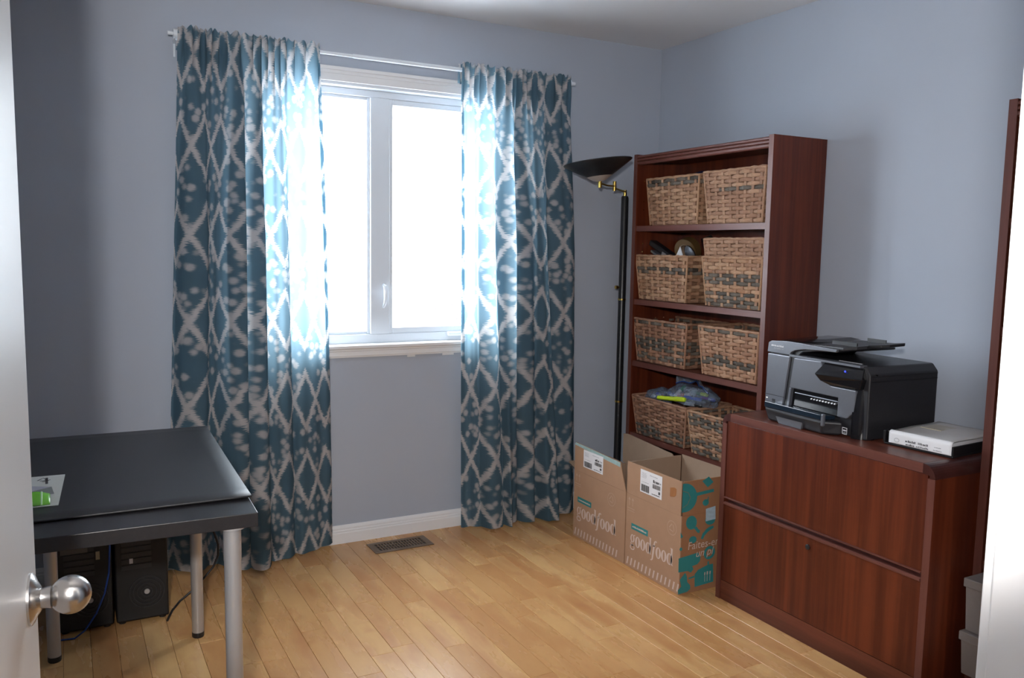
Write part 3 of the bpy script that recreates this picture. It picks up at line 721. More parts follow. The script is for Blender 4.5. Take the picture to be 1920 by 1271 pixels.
obj('lock', MB().lathe([(0.0095, 0), (0.0095, 0.003), (0.006, 0.005), (0.002, 0.005)], 16, R), PRN, dl, True)

# ------------------------------------------------------------------ printing helpers (flat print laid on a face)
class Flat:
    """2D shapes on a plane: origin o, axes u, v; offset along normal"""
    def __init__(s, o, u, v, off): s.o, s.u, s.v = Vector(o), Vector(u), Vector(v); s.n = s.u.cross(s.v).normalized()*off; s.k = MB()
    def P(s, p): return s.o + s.u*p[0] + s.v*p[1] + s.n
    def poly(s, pts): s.k.add([s.P(p) for p in pts], [tuple(range(len(pts)))]); return s
    def rect(s, x0, x1, y0, y1, sh=0.0): return s.poly([(x0+sh*y0, y0), (x1+sh*y0, y0), (x1+sh*y1, y1), (x0+sh*y1, y1)])
    def ring(s, cx, cy, ro, ri, n=28, sh=0.0, clipx=None):
        vs, fs = [], []
        for r in (ro, ri):
            for i in range(n):
                a = 2*PI*i/n; y = cy+r[1]*math.sin(a); x = cx+r[0]*math.cos(a)+sh*y
                if clipx is not None: x = max(clipx, x)
                vs.append(s.P((x, y)))
        s.k.add(vs, [(i, (i+1) % n, n+(i+1) % n, n+i) for i in range(n)]); return s
    def disc(s, cx, cy, rx, ry, n=24, clip=None):
        pts = []
        for i in range(n):
            a = 2*PI*i/n; x, y = cx+rx*math.cos(a), cy+ry*math.sin(a)
            if clip: x = min(max(x, clip[0]), clip[1])
            pts.append((x, y))
        return s.poly(pts)
    def stroke(s, pts, ws):
        L, Rr = [], []
        for i, p in enumerate(pts):
            a, b = pts[max(i-1, 0)], pts[min(i+1, len(pts)-1)]
            d = math.hypot(b[0]-a[0], b[1]-a[1]) or 1; nx, ny = -(b[1]-a[1])/d, (b[0]-a[0])/d
            w_ = ws[i] if hasattr(ws, '__len__') else ws
            L.append((p[0]+nx*w_/2, p[1]+ny*w_/2)); Rr.append((p[0]-nx*w_/2, p[1]-ny*w_/2))
        n = len(pts)
        s.k.add([s.P(p) for p in L+Rr], [(i, i+1, n+i+1, n+i) for i in range(n-1)]); return s
    def done(s, name, mat, parent):
        me_o = obj(name, s.k, mat, parent); return me_o
def didone(fl, text, x, y, xh, width):
    """bold high contrast serif letters g o d f; scaled so that the word spans width"""
    adv = {'g': 0.80, 'o': 0.82, 'd': 0.96, 'f': 0.60}
    sc = width/sum(adv[c] for c in text); sy = xh
    cx = x
    for c in text:
        def X(v): return cx+v*sc
        def Y(v): return y+v*sy
        if c in 'od': fl.ring(X(0.40), Y(0.5), (0.40*sc, 0.53*sy), (0.125*sc, 0.45*sy))
        if c == 'd':
            fl.rect(X(0.60), X(0.84), Y(0.03), Y(1.55)); fl.poly([(X(0.48), Y(1.55)), (X(0.60), Y(1.45)), (X(0.60), Y(1.55))]); fl.poly([(X(0.84), Y(0.0)), (X(0.96), Y(0.06)), (X(0.84), Y(0.10))])
        if c == 'g':
            fl.ring(X(0.36), Y(0.64), (0.33*sc, 0.39*sy), (0.13*sc, 0.31*sy))
            fl.stroke([(X(0.55), Y(0.88)), (X(0.66), Y(1.02)), (X(0.76), Y(1.0))], [0.05*sc, 0.1*sc, 0.14*sc])
            fl.ring(X(0.37), Y(-0.22), (0.38*sc, 0.26*sy), (0.24*sc, 0.15*sy))
            fl.stroke([(X(0.24), Y(0.32)), (X(0.12), Y(0.16)), (X(0.20), Y(0.03)), (X(0.55), Y(-0.02))], [0.08*sc, 0.12*sc, 0.14*sc, 0.2*sc])
        if c == 'f':
            fl.stroke([(X(-0.12), Y(-0.42)), (X(0.0), Y(-0.46)), (X(0.14), Y(-0.30)), (X(0.24), Y(0.3)), (X(0.32), Y(0.9)), (X(0.44), Y(1.35)), (X(0.60), Y(1.46)), (X(0.74), Y(1.38))],
                      [0.14*sc, 0.10*sc, 0.20*sc, 0.25*sc, 0.25*sc, 0.18*sc, 0.09*sc, 0.17*sc])
            fl.rect(X(0.06), X(0.60), Y(0.90), Y(0.99))
        cx += adv[c]*sc
def word_bars(fl, x, y, w_, h, seed, n):
    rr = random.Random(seed); cx = x
    while cx < x+w_:
        bw = w_/n*rr.uniform(0.5, 0.9); t0 = h*rr.choice([0.7, 0.75, 1.0]); fl.rect(cx, cx+bw, y, y+t0); cx += w_/n
def text_mesh(name, txt, size, o, u, v, off, mat, parent, shear=0.0):
    cu = bpy.data.curves.new('t', 'FONT'); cu.body = txt; cu.size = size; cu.shear = shear; cu.resolution_u = 3
    to = bpy.data.objects.new('t', cu); COL.objects.link(to)
    bpy.context.view_layer.update()
    dg = bpy.context.evaluated_depsgraph_get()
    me = bpy.data.meshes.new_from_object(to.evaluated_get(dg))
    bpy.data.objects.remove(to)
    U, V = Vector(u), Vector(v); N = U.cross(V).normalized()*off; off0 = rootloc(parent)
    for vt in me.vertices: vt.co = Vector(o)+U*vt.co.x+V*vt.co.y+N-off0
    me.name = name; me.materials.clear(); me.materials.append(mat)
    ob = bpy.data.objects.new(name, me); COL.objects.link(ob); ob.parent = parent
    return ob

# ------------------------------------------------------------------ cardboard delivery boxes
BXF, BXB = -0.725, -0.425
TH = 0.004
def gbox(label, y0, y1):
    """y0 far (left in view), y1 near; open carton"""
    r = thing('cardboard_box', label, 'box', ((BXF+BXB)/2, (y0+y1)/2, 0))
    H_ = 0.325
    obj('front_panel', B(BXF, BXF+TH, y1, y0, 0.001, H_), CARD, r)
    obj('back_panel', B(BXB-TH, BXB, y1, y0, 0.001, H_), CARDI, r)
    obj('side_panel', B(BXF+TH, BXB-TH, y0-TH, y0, 0.001, H_), CARDI, r)
    obj('side_panel', B(BXF+TH, BXB-TH, y1, y1+TH, 0.001, H_), CARDS, r)
    obj('bottom_panel', B(BXF+TH, BXB-TH, y1+TH, y0-TH, 0.001, 0.006), CARDI, r)
    return r
def front_prints(r, y0, lx, lw, seed):
    o, u, v = (BXF, y0, 0), (0, -1, 0), (0, 0, 1)
    W_ = 0.36
    f = Flat(o, u, v, 0.0006); didone(f, 'goodfood', lx, 0.106, 0.046, lw); f.done('logo_print', INKW, r)
    f = Flat(o, u, v, 0.0006); f.rect(lx+0.005, lx+0.122, 0.176, 0.202); f.done('banner_print', TEAL, r)
    f = Flat(o, u, v, 0.0009); word_bars(f, lx+0.013, 0.185, 0.10, 0.008, seed, 14); f.done('banner_lettering', INKW, r)
    f = Flat(o, u, v, 0.0006)
    n = 15
    for i in range(n):
        x = 0.010+i*0.0262
        if x+0.02 < W_+0.012: f.rect(x, x+0.009, 0.012, 0.046, 0.22)
    f.done('stripe_print', INKW, r)
    f = Flat(o, u, v, 0.0006)
    cx, cy = 0.312, 0.262
    f.ring(cx, cy, (0.030, 0.030), (0.0275, 0.0275))
    for k in range(3):
        a = PI/2+k*2*PI/3; b = a+1.7
        f.stroke([(cx+0.017*math.cos(a), cy+0.017*math.sin(a)), (cx+0.017*math.cos(b), cy+0.017*math.sin(b))], 0.004)
    for x in (0.022, 0.046):
        f.stroke([(x, 0.275), (x, 0.305)], 0.0035); f.poly([(x-0.008, 0.300), (x+0.008, 0.300), (x, 0.314)])
    f.rect(0.010, 0.060, 0.262, 0.265); f.rect(0.010, 0.060, 0.252, 0.254)
    f.done('handling_marks', FAINT, r)
def ship_label(parent, y, z, w_, h, seed):
    o, u, v = (BXF-0.0002, y, z), (0, -1, 0), (0, 0, 1)
    f = Flat(o, u, v, 0.0010); f.rect(0, w_, 0, h); L = f.done('shipping_label', PAPER, parent); lbl(L, 'white shipping label with bar codes')
    rr = random.Random(seed)
    f = Flat(o, u, v, 0.0016); x = 0.008*1.0
    while x < w_*0.42:
        b = rr.uniform(0.0015, 0.0045); f.rect(x, x+b, h*0.06, h*0.36); x += b+rr.uniform(0.001, 0.0022)
    x = w_*0.58
    while x < w_*0.93:
        b = rr.uniform(0.001, 0.003); f.rect(x, x+b, h*0.36, h*0.55); x += b+rr.uniform(0.001, 0.002)
    word_bars(f, w_*0.60, h*0.60, w_*0.20, h*0.13, seed+1, 3); word_bars(f, w_*0.55, h*0.08, w_*0.38, h*0.05, seed+2, 9)
    f.rect(w_*0.85, w_*0.93, h*0.18, h*0.30)
    f.done('bar_code', INKB, parent)
    f = Flat(o, u, v, 0.0016)
    for i in range(5): word_bars(f, w_*0.07, h*(0.86-0.05*i), w_*0.22, h*0.02, seed+5+i, 7)
    word_bars(f, w_*0.45, h*0.84, w_*0.35, h*0.04, seed+11, 8); word_bars(f, w_*0.07, h*0.46, w_*0.30, h*0.025, seed+12, 9); word_bars(f, w_*0.83, h*0.62, w_*0.1, h*0.09, seed+13, 3)
    f.done('fine_print', INKG, parent)
# far box
YA0, YA1 = -0.372, -0.790
bxA = gbox('open cardboard delivery box next to the curtain', YA0, YA1)
front_prints(bxA, YA0, 0.030, 0.325, 1)
fl = obj('front_flap', MB().prism([(YA0, 0.3255), (YA1, 0.3255), (YA1+0.030, 0.400), (YA1+0.046, 0.446), (YA0-0.01, 0.460), (YA0, 0.452)], 0, BXF, BXF+TH), CARD, bxA)
TAPE = plain('pale_teal_tape', (0.33, 0.46, 0.45), 0.3, 0, 0.25, 60)
f = Flat((BXF, YA0, 0), (0, -1, 0), (0, 0, 1), 0.0007)
f.poly([(0.002, 0.447), (0.372, 0.425), (0.372, 0.4455), (0.010, 0.4595), (0.0, 0.4515)]); f.done('tape_strip', TAPE, fl)
ship_label(fl, YA0-0.078, 0.357, 0.162, 0.083, 21)
obj('back_flap', MB().prism([(YA0+0.02, 0.3255), (YA1, 0.3255), (YA1+0.005, 0.40), (YA1+0.06, 0.452), (YA0-0.02, 0.475), (YA0+0.02, 0.470)], 0, BXB-TH, BXB), CARDI, bxA)
obj('side_flap', MB().add([(BXF+0.012, YA0, 0.322), (BXB-0.012, YA0, 0.322), (BXB-0.03, YA0+0.10, 0.335), (BXF+0.03, YA0+0.10, 0.335), (BXF+0.012, YA0, 0.326), (BXB-0.012, YA0, 0.326), (BXB-0.03, YA0+0.10, 0.339), (BXF+0.03, YA0+0.10, 0.339)], [(3, 2, 1, 0), (4, 5, 6, 7), (0, 1, 5, 4), (1, 2, 6, 5), (2, 3, 7, 6), (3, 0, 4, 7)]), CARDI, bxA)
obj('side_flap', MB().add([(BXF+0.010, YA1, 0.3255), (BXB-0.012, YA1, 0.3255), (BXB-0.02, YA1+0.03, 0.44), (BXF+0.03, YA1+0.03, 0.44), (BXF+0.010, YA1+TH, 0.3255), (BXB-0.012, YA1+TH, 0.3255), (BXB-0.02, YA1+0.03+TH, 0.44), (BXF+0.03, YA1+0.03+TH, 0.44)], [(3, 2, 1, 0), (4, 5, 6, 7), (0, 1, 5, 4), (1, 2, 6, 5), (2, 3, 7, 6), (3, 0, 4, 7)]), CARDS, bxA)
# near box
YB0, YB1 = -0.797, -1.165
bxB = gbox('open cardboard delivery box against the filing cabinet with teal printed side', YB0, YB1)
front_prints(bxB, YB0, 0.036, 0.292, 2)
fl = obj('front_flap', B(BXF, BXF+TH, YB1+0.006, YB0, 0.3255, 0.466), CARD, bxB)
ship_label(fl, YB0-0.095, 0.357, 0.146, 0.098, 33)
f = Flat((BXF, YB0, 0), (0, -1, 0), (0, 0, 1), 0.0007); f.poly([(0.292, 0.388), (0.318, 0.392), (0.332, 0.403), (0.332, 0.428), (0.318, 0.432), (0.292, 0.424)]); f.done('tape_patch', plain('brown_kraft_tape', (0.36, 0.155, 0.06), 0.35), fl)
obj('back_flap', B(BXB-TH, BXB, YB1+0.006, YB0-0.004, 0.3255, 0.466), CARDI, bxB)
obj('side_flap', B(BXF+0.010, BXB-0.008, YB0-TH, YB0, 0.3255, 0.462), CARDI, bxB)
sf = obj('side_flap', B(BXF+0.006, BXB-0.008, YB1, YB1+TH, 0.3255, 0.466), CARDS, bxB)
# teal kitchen motifs on the near side
o, u, v = (BXF, YB1, 0), (1, 0, 0), (0, 0, 1)
def C(px, py):   # sketch grid -> metres on the side face
    xl = 80-70*(py-75)/1175.0
    return ((px-xl)/335.0*0.172, (1246-py)/1172.0*0.466)
def shp(fl, pts): fl.poly([C(*p) for p in pts])
def circ(cx, cy, rx, ry, n=22, a0=0, a1=2*PI): return [(cx+rx*math.cos(a0+(a1-a0)*i/n), cy+ry*math.sin(a0+(a1-a0)*i/n)) for i in range(n+(0 if a1-a0 > 6.2 else 1))]
f = Flat(o, u, v, 0.0007)
shp(f, [(80, 92)] + circ(95, 240, 122, 148, 20, -PI/2, PI/2) + [(62, 388)])
shp(f, [(214, 204), (388, 190), (388, 222), (216, 238)])
shp(f, [(272, 92), (340, 55), (385, 118), (326, 166)])
shp(f, circ(303, 322, 32, 34)); shp(f, [(318, 300), (328, 262), (334, 264), (331, 306)])
shp(f, circ(155, 508, 54, 72)); shp(f, [(178, 570), (205, 555), (222, 590), (240, 602), (232, 632), (214, 625)])
shp(f, circ(345, 512, 52, 52))
f.stroke([C(255, 700), C(275, 655), (C(310, 620)), C(345, 600), C(378, 592)], [0.012, 0.015, 0.016, 0.015, 0.010])
shp(f, [(46, 590), (70, 640), (44, 655)]); shp(f, circ(165, 690, 38, 38)); shp(f, circ(45, 765, 14, 18))
shp(f, [(20, 858), (215, 835), (238, 880), (232, 930), (205, 958), (152, 968), (166, 1000), (138, 1034), (108, 1010), (14, 1005)])
f.ring(*C(330, 860), (0.030, 0.028), (0.017, 0.016))
shp(f, [(175, 1060), (210, 1020), (300, 990), (365, 985), (365, 1180), (172, 1196)]); shp(f, [(108, 1085), (172, 1072), (172, 1092), (120, 1100)]); shp(f, [(306, 988), (310, 950), (322, 950), (326, 986)])
shp(f, [(26, 1085), (60, 1045), (82, 1022), (98, 1065), (100, 1125), (128, 1165), (128, 1205), (95, 1228), (6, 1235), (5, 1190), (38, 1160)])
f.done('motif_print', TEAL, bxB)
f = Flat(o, u, v, 0.0011)
f.stroke([C(75, 165), C(130, 190), C(150, 245), C(120, 310), C(70, 340)], 0.0016)
f.done('motif_line', CARDS, bxB)
f = Flat(o, u, v, 0.0011)
for x in (275, 300, 328): f.stroke([C(x, 1160), C(x+3, 1085)], 0.0022)
f.stroke([C(276, 1090), C(280, 1060)], 0.006); f.stroke([C(303, 1090), C(306, 1055)], 0.007); f.stroke([C(331, 1090), C(334, 1058)], 0.006)
f.done('cutlery_mark', INKW, bxB)
text_mesh('slogan_print', 'Faites-en', 0.046, (BXF+0.036, YB1, 0.182), u, v, 0.0014, INKW, bxB, 0.08)
text_mesh('slogan_print', 'un pl', 0.046, (BXF+0.078, YB1, 0.146), u, v, 0.0014, INKW, bxB, 0.25)
f = Flat(o, u, v, 0.0014); shp(f, [(302, 388), (400, 374), (398, 512), (298, 520)]); f.done('side_sticker', plain('pale_blue_sticker', (0.42, 0.55, 0.64), 0.4, 0, 0.3, 90), bxB)

# ------------------------------------------------------------------ printer
PA = math.radians(2.5)
PM = Matrix.Translation((-0.500, -1.356, CT+0.001)) @ Matrix(((-math.sin(PA), math.cos(PA), 0, 0), (-math.cos(PA), -math.sin(PA), 0, 0), (0, 0, 1, 0), (0, 0, 0, 1)))
# local X: left->right along the front, Y: depth to the wall, Z up  (mirrored basis keeps right-handed: X=-y, Y=+x)
prn = thing('printer', 'black and graphite inkjet printer on the filing cabinet', 'printer', PM @ Vector((0.235, 0.17, 0)))
def pobj(name, mb, mat, parent=prn, smooth=False, bevel=0.0, seg=2):
    k = MB(); k.v = [tuple(PM @ Vector(p)) for p in mb.v]; k.f = mb.f
    return obj(name, k, mat, parent, smooth, bevel, seg)
W_, D_ = 0.475, 0.345
# main body with chamfered right shoulder
pobj('body', MB().prism([(0.004, 0.0), (W_, 0.0), (W_, 0.222), (W_-0.022, 0.247), (0.004, 0.247)], 1, 0.012, D_), PRN, bevel=0.006, seg=3)
pobj('shoulder_line', B(W_-0.001, W_+0.0008, 0.02, D_-0.004, 0.196, 0.199).box(W_-0.001, W_+0.0008, 0.02, D_-0.004, 0.214, 0.2165), BLACK)
# graphite front panels
pobj('left_panel', MB().prism([(0.0, 0.032), (0.092, 0.030), (0.122, 0.243), (0.004, 0.243)], 1, 0.0, 0.02), SILV, bevel=0.004)
pobj('panel_seam', B(-0.0005, 0.100, -0.0008, 0.001, 0.0855, 0.0875), BLACK)
pobj('front_recess_strip', MB().prism([(0.093, 0.032), (0.114, 0.032), (0.143, 0.243), (0.122, 0.243)], 1, 0.006, 0.02), BLACK)
pobj('front_panel', MB().prism([(0.127, 0.128), (0.144, 0.241), (0.274, 0.243), (0.300, 0.172), (0.324, 0.164), (0.435, 0.164), (0.430, 0.090), (0.40, 0.062), (0.358, 0.062), (0.358, 0.128)], 1, -0.003, 0.02), SILV, bevel=0.003)
pobj('front_panel_post', MB().prism([(0.117, 0.060), (0.127, 0.128), (0.138, 0.128), (0.130, 0.060)], 1, -0.003, 0.02), SILV, bevel=0.002)
pobj('output_slot', B(0.118, 0.358, 0.010, 0.0125, 0.056, 0.130), BLACKG)
pobj('output_roller', MB().tube([(0.150, 0.006, 0.112), (0.352, 0.006, 0.112)], 0.0022, 8), SILV, smooth=True)
rl = pobj('star_wheel', MB().tube([(0.23, 0.004, 0.101), (0.236, 0.004, 0.103)], 0.0028, 8), STEEL, smooth=True)
for i in range(1, 9):
    c = rl.copy(); COL.objects.link(c); c.location = (PM @ Vector((0.0135*i, 0, 0))) - (PM @ Vector((0, 0, 0)))
# curved right corner column, gloss
def col_pts():
    pts = [(W_-0.004, 0.03)]
    pts += [(W_-0.052+0.052*math.cos(a), 0.048-0.052*math.sin(a)) for a in [PI/2*i/8 for i in range(9)]]
    pts += [(W_-0.052, 0.03)]
    return pts
k = MB(); prof = col_pts(); n = len(prof)
levels = [(0.0, 0.0), (0.055, 0.0), (0.075, 0.0), (0.150, 0.004), (0.196, 0.016), (0.222, 0.030)]
vs = []
for z, sh in levels: vs += [(x, y+sh*(1 if y < 0.03 else 0), z) for x, y in prof]
k.add(vs, [(j*n+i, j*n+(i+1) % n, (j+1)*n+(i+1) % n, (j+1)*n+i) for j in range(len(levels)-1) for i in range(n)] + [tuple(range(n))[::-1], tuple((len(levels)-1)*n+i for i in range(n))])
pobj('corner_column', k, BLACKG, smooth=True)
# control panel, tilted out
cp = pobj('control_panel', MB().add([(0.262, -0.020, 0.200), (0.285, -0.014, 0.178), (0.324, -0.006, 0.166), (0.452, -0.006, 0.170), (0.462, -0.010, 0.205), (0.452, 0.008, 0.240), (0.285, 0.008, 0.244),
    (0.262, 0.03, 0.200), (0.285, 0.03, 0.178), (0.324, 0.03, 0.166), (0.452, 0.03, 0.170), (0.462, 0.03, 0.205), (0.452, 0.03, 0.240), (0.285, 0.03, 0.244)],
    [(0, 6, 5, 4), (0, 4, 3, 2, 1), (7, 8, 9, 10, 11, 12, 13)] + [(i, (i+1) % 7, 7+(i+1) % 7, 7+i) for i in range(7)]), BLACKG, bevel=0.002)
pobj('status_light', MB().lathe([(0.0035, 0), (0.003, 0.0015)], 10, Matrix.Translation((0.388, -0.0085, 0.224)) @ Matrix.Rotation(PI/2, 4, 'X')), emat('blue_status_light', (0.05, 0.08, 1.0), 2.2), cp)
pobj('deck_trim', MB().add([(0.120, -0.003, 0.243), (W_-0.03, -0.003, 0.243), (W_-0.03, -0.003, 0.250), (0.120, -0.003, 0.251), (0.120, 0.03, 0.243), (W_-0.03, 0.03, 0.243), (W_-0.03, 0.03, 0.250), (0.120, 0.03, 0.251)], [(0, 1, 2, 3), (7, 6, 5, 4), (0, 4, 5, 1), (3, 2, 6, 7), (0, 3, 7, 4), (1, 5, 6, 2)]), SILV)
# paper feeder: left tower with sweeping front and cantilever input tray
arch = [(0.002, 0.247), (0.118, 0.247), (0.124, 0.258), (0.145, 0.268), (0.19, 0.276), (0.28, 0.281), (0.335, 0.282), (0.340, 0.292), (0.16, 0.297), (0.10, 0.297), (0.02, 0.291), (0.006, 0.284)]
pobj('feeder_front', MB().prism(arch, 1, 0.0, 0.012), SILV, bevel=0.002)
pobj('feeder_body', MB().prism([(0.004, 0.247), (0.150, 0.247), (0.17, 0.262), (0.24, 0.274), (0.33, 0.281), (0.33, 0.290), (0.16, 0.296), (0.02, 0.290), (0.006, 0.282)], 1, 0.012, 0.30), PRN, bevel=0.004)
pobj('feeder_lid', MB().add([(0.015, 0.05, 0.291), (0.15, 0.03, 0.298), (0.20, 0.10, 0.299), (0.20, 0.27, 0.305), (0.03, 0.28, 0.298), (0.04, 0.09, 0.298), (0.14, 0.08, 0.306), (0.17, 0.12, 0.307), (0.17, 0.25, 0.311), (0.05, 0.26, 0.306)],
    [(0, 1, 6, 5), (1, 2, 7, 6), (2, 3, 8, 7), (3, 4, 9, 8), (4, 0, 5, 9), (5, 6, 7, 8, 9), (4, 3, 2, 1, 0)]), BLACKG)
def slab6(pts, th):
    n = len(pts)
    return MB().add([(x, y, z-th) for x, y, z in pts]+list(pts), [tuple(range(n))[::-1], tuple(range(n, 2*n))]+[(i, (i+1) % n, n+(i+1) % n, n+i) for i in range(n)])
pobj('input_tray', slab6([(0.20, 0.022, 0.296), (0.345, 0.022, 0.299), (0.385, 0.045, 0.306), (0.400, 0.075, 0.310), (0.400, 0.235, 0.313), (0.20, 0.255, 0.304)], 0.012), PRN, bevel=0.003)
pobj('paper_guide', B(0.26, 0.37, 0.060, 0.064, 0.303, 0.316), BLACK); pobj('paper_guide', B(0.29, 0.37, 0.200, 0.204, 0.307, 0.322), BLACK)
pobj('tray_extension', slab6([(0.392, 0.085, 0.3105), (0.440, 0.095, 0.316), (0.456, 0.118, 0.319), (0.456, 0.190, 0.321), (0.440, 0.212, 0.320), (0.392, 0.222, 0.314)], 0.010), BLACK, bevel=0.002)
pobj('deck_bar', B(0.30, 0.40, 0.055, 0.060, 0.2472, 0.2490), GREYP)
# paper tray at the bottom
ty = -0.060
tr = pobj('paper_tray', MB().add([(0.075, ty+0.012, 0.0), (0.340, ty+0.010, 0.0), (0.385, -0.004, 0.0), (0.06, 0.0, 0.0), (0.062, ty, 0.048), (0.345, ty, 0.048), (0.392, -0.004, 0.048), (0.055, 0.0, 0.048)],
    [(3, 2, 1, 0), (4, 5, 6, 7), (0, 1, 5, 4), (1, 2, 6, 5), (2, 3, 7, 6), (3, 0, 4, 7)]), PRN, bevel=0.008, seg=3)
pobj('output_catch', MB().add([(0.060, ty+0.004, 0.049), (0.335, ty+0.004, 0.049), (0.345, 0.004, 0.049), (0.060, 0.004, 0.049), (0.060, ty+0.004, 0.070), (0.335, ty+0.004, 0.068), (0.345, 0.004, 0.060), (0.060, 0.004, 0.062)],
    [(3, 2, 1, 0), (4, 5, 6, 7), (0, 1, 5, 4), (1, 2, 6, 5), (2, 3, 7, 6), (3, 0, 4, 7)]), plain('smoked_blue_plastic', (0.010, 0.020, 0.035), 0.15), tr, bevel=0.002)
pobj('catch_stop', B(0.340, 0.352, ty, ty+0.012, 0.030, 0.072), SILV, tr, bevel=0.003)
pobj('tray_handle', MB().add([(0.13, ty+0.002, 0.022), (0.26, ty+0.002, 0.022), (0.25, ty+0.014, 0.002), (0.14, ty+0.014, 0.002), (0.13, ty-0.004, 0.026), (0.26, ty-0.004, 0.026), (0.25, ty+0.002, 0.0), (0.14, ty+0.002, 0.0)], [(4, 5, 6, 7), (0, 4, 7, 3), (1, 2, 6, 5), (0, 1, 5, 4), (3, 7, 6, 2), (0, 3, 2, 1)]), SILV, tr)
pobj('power_light', B(0.008, 0.016, -0.0012, 0.001, 0.070, 0.074), emat('white_indicator', (1, 0.98, 0.95), 0.9))
pobj('usb_mark', B(0.040, 0.056, -0.0008, 0.001, 0.062, 0.072), PRN)
po_, pu, pv = PM @ Vector((0.0, 0.0, 0.0)), PM.to_3x3() @ Vector((1, 0, 0)), Vector((0, 0, 1))
f = Flat(po_, pu, pv, 0.0008)
f.disc(0.0265, 0.2745, 0.0035, 0.0035, 14); word_bars(f, 0.032, 0.2715, 0.055, 0.006, 3, 11); f.done('maker_lettering', PAPER, prn)
f = Flat(po_, pu, pv, 0.0008); word_bars(f, 0.036, 0.2630, 0.052, 0.0035, 5, 6); f.done('model_lettering', GREYP, prn)
f = Flat(PM @ Vector((0, -0.0045, 0)), pu, pv, 0.0004)
for (a, b, c_, d_) in ((0.386, 0.408, 0.008, 0.0105), (0.386, 0.408, 0.0295, 0.032), (0.386, 0.3885, 0.008, 0.032), (0.4055, 0.408, 0.008, 0.032), (0.390, 0.404, 0.013, 0.0145), (0.390, 0.404, 0.019, 0.024)): f.rect(a, b, c_, d_)
f.done('square_sticker', PAPER, prn)
f.k = MB()

# ------------------------------------------------------------------ letter tray with binder and papers beside the printer
lt = thing('letter_tray', 'black letter tray on the filing cabinet beside the printer', 'tray', (-0.325, -1.984, CT+0.001), math.radians(4))
tz = 0.001
obj('tray_floor', B(-0.148, 0.150, -0.118, 0.118, 0, 0.006), BLACK, lt, bevel=0.002, world=False)
obj('tray_wall', B(-0.148, 0.150, -0.118, -0.112, 0.006, 0.036), BLACK, lt, bevel=0.002, world=False)
obj('tray_wall', B(-0.148, 0.150, 0.112, 0.118, 0.006, 0.036), BLACK, lt, bevel=0.002, world=False)
obj('tray_wall', B(0.144, 0.150, -0.112, 0.112, 0.006, 0.036), BLACK, lt, bevel=0.002, world=False)
obj('tray_post', B(-0.149, -0.128, 0.112, 0.121, 0.006, 0.045), BLACK, lt, bevel=0.003, world=False)
bd = thing('paper_stack', 'stack of white papers lying in the black letter tray', 'papers', lt.location + Vector((0, 0, 0.007)), math.radians(4))
PAPG = plain('pale_grey_paper', (0.52, 0.51, 0.50), 0.6)
def sheet(a, b): return (-0.140+0.285*a, -0.108+0.216*b, 0.040+0.004*math.sin(PI*a)*math.sin(PI*b)-0.004*b*(1-a)+0.001*math.sin(9*a+4*b))
for i, (z, m) in enumerate(((0.0, PAPER), (0.012, PAPG), (0.024, PAPER))):
    obj('paper_bundle', B(-0.136+0.002*i, 0.140, -0.106+0.001*i, 0.106, z, z+0.0115), m, bd, bevel=0.001, world=False)
obj('top_sheet', MB().grid(16, 10, sheet), PAPG, bd, True, world=False, thick=0.0015)
def drape(a, b):
    # spine sheet curling over the front
    ang_ = 0.2+1.5*min(1, b*1.2); r_ = 0.012
    y_ = -0.114+0.212*a
    if b < 0.5: return (-0.1385-r_*math.sin(PI*b), y_, 0.030+0.0125*math.cos(PI*b))
    return (-0.1385-r_-0.003*math.sin(6*a)*(b-0.5), y_, 0.030-(b-0.5)*2*0.029)
sp_ = obj('front_cover', MB().grid(24, 17, drape), PAPER, bd, True, world=False, thick=0.0012)
f = Flat((-0.1525, 0.098, 0.0), (0, -1, 0), (0, 0, 1), 0.0014)
word_bars(f, 0.060, 0.0140, 0.036, 0.007, 2, 8); word_bars(f, 0.104, 0.0140, 0.034, 0.007, 3, 8); word_bars(f, 0.062, 0.0040, 0.030, 0.006, 6, 8); word_bars(f, 0.098, 0.0040, 0.038, 0.006, 7, 9)
o_ = obj('cover_lettering', f.k, INKB, sp_, world=False)
f = Flat((-0.1525, 0.098, 0.0), (0, -1, 0), (0, 0, 1), 0.0014)
f.ring(0.030, 0.014, (0.009, 0.007), (0.0075, 0.0055)); word_bars(f, 0.158, 0.016, 0.022, 0.003, 9, 7); word_bars(f, 0.155, 0.006, 0.028, 0.004, 10, 8)
obj('cover_lettering', f.k, INKG, sp_, world=False)
obj('note_slip', B(-0.02, 0.07, 0.0, 0.07, 0.0435, 0.0445), plain('manila_slip', (0.46, 0.43, 0.37), 0.6), bd, world=False)
obj('slip_edge', B(-0.022, -0.019, 0.0, 0.07, 0.0435, 0.0448), plain('cream_edge', (0.75, 0.68, 0.50), 0.5), bd, world=False)

# ------------------------------------------------------------------ grey storage boxes and papers in the second bookcase
def fbox(label, z0, h, dx, dy):
    t = thing('storage_box', label, 'box', (-0.30+dx, -2.33+dy, z0), 0, 'grey storage boxes')
    a, b = 0.17, 0.142
    obj('box_body', MB().add([(-a+0.006, -b+0.006, 0), (a-0.006, -b+0.006, 0), (a-0.006, b-0.006, 0), (-a+0.006, b-0.006, 0), (-a, -b, h-0.004), (a, -b, h-0.004), (a, b, h-0.004), (-a, b, h-0.004)],
        [(3, 2, 1, 0), (4, 5, 6, 7), (0, 1, 5, 4), (1, 2, 6, 5), (2, 3, 7, 6), (3, 0, 4, 7)]), GREY_BOX, t, bevel=0.003, world=False)
    obj('box_lid', B(-a-0.004, a+0.004, -b-0.004, b+0.004, h-0.028, h), GREY_BOX, t, bevel=0.003, world=False)
    return t
fbox('grey lidded storage box, lower of the two by the doorway', 0.101, 0.135, -0.008, 0)
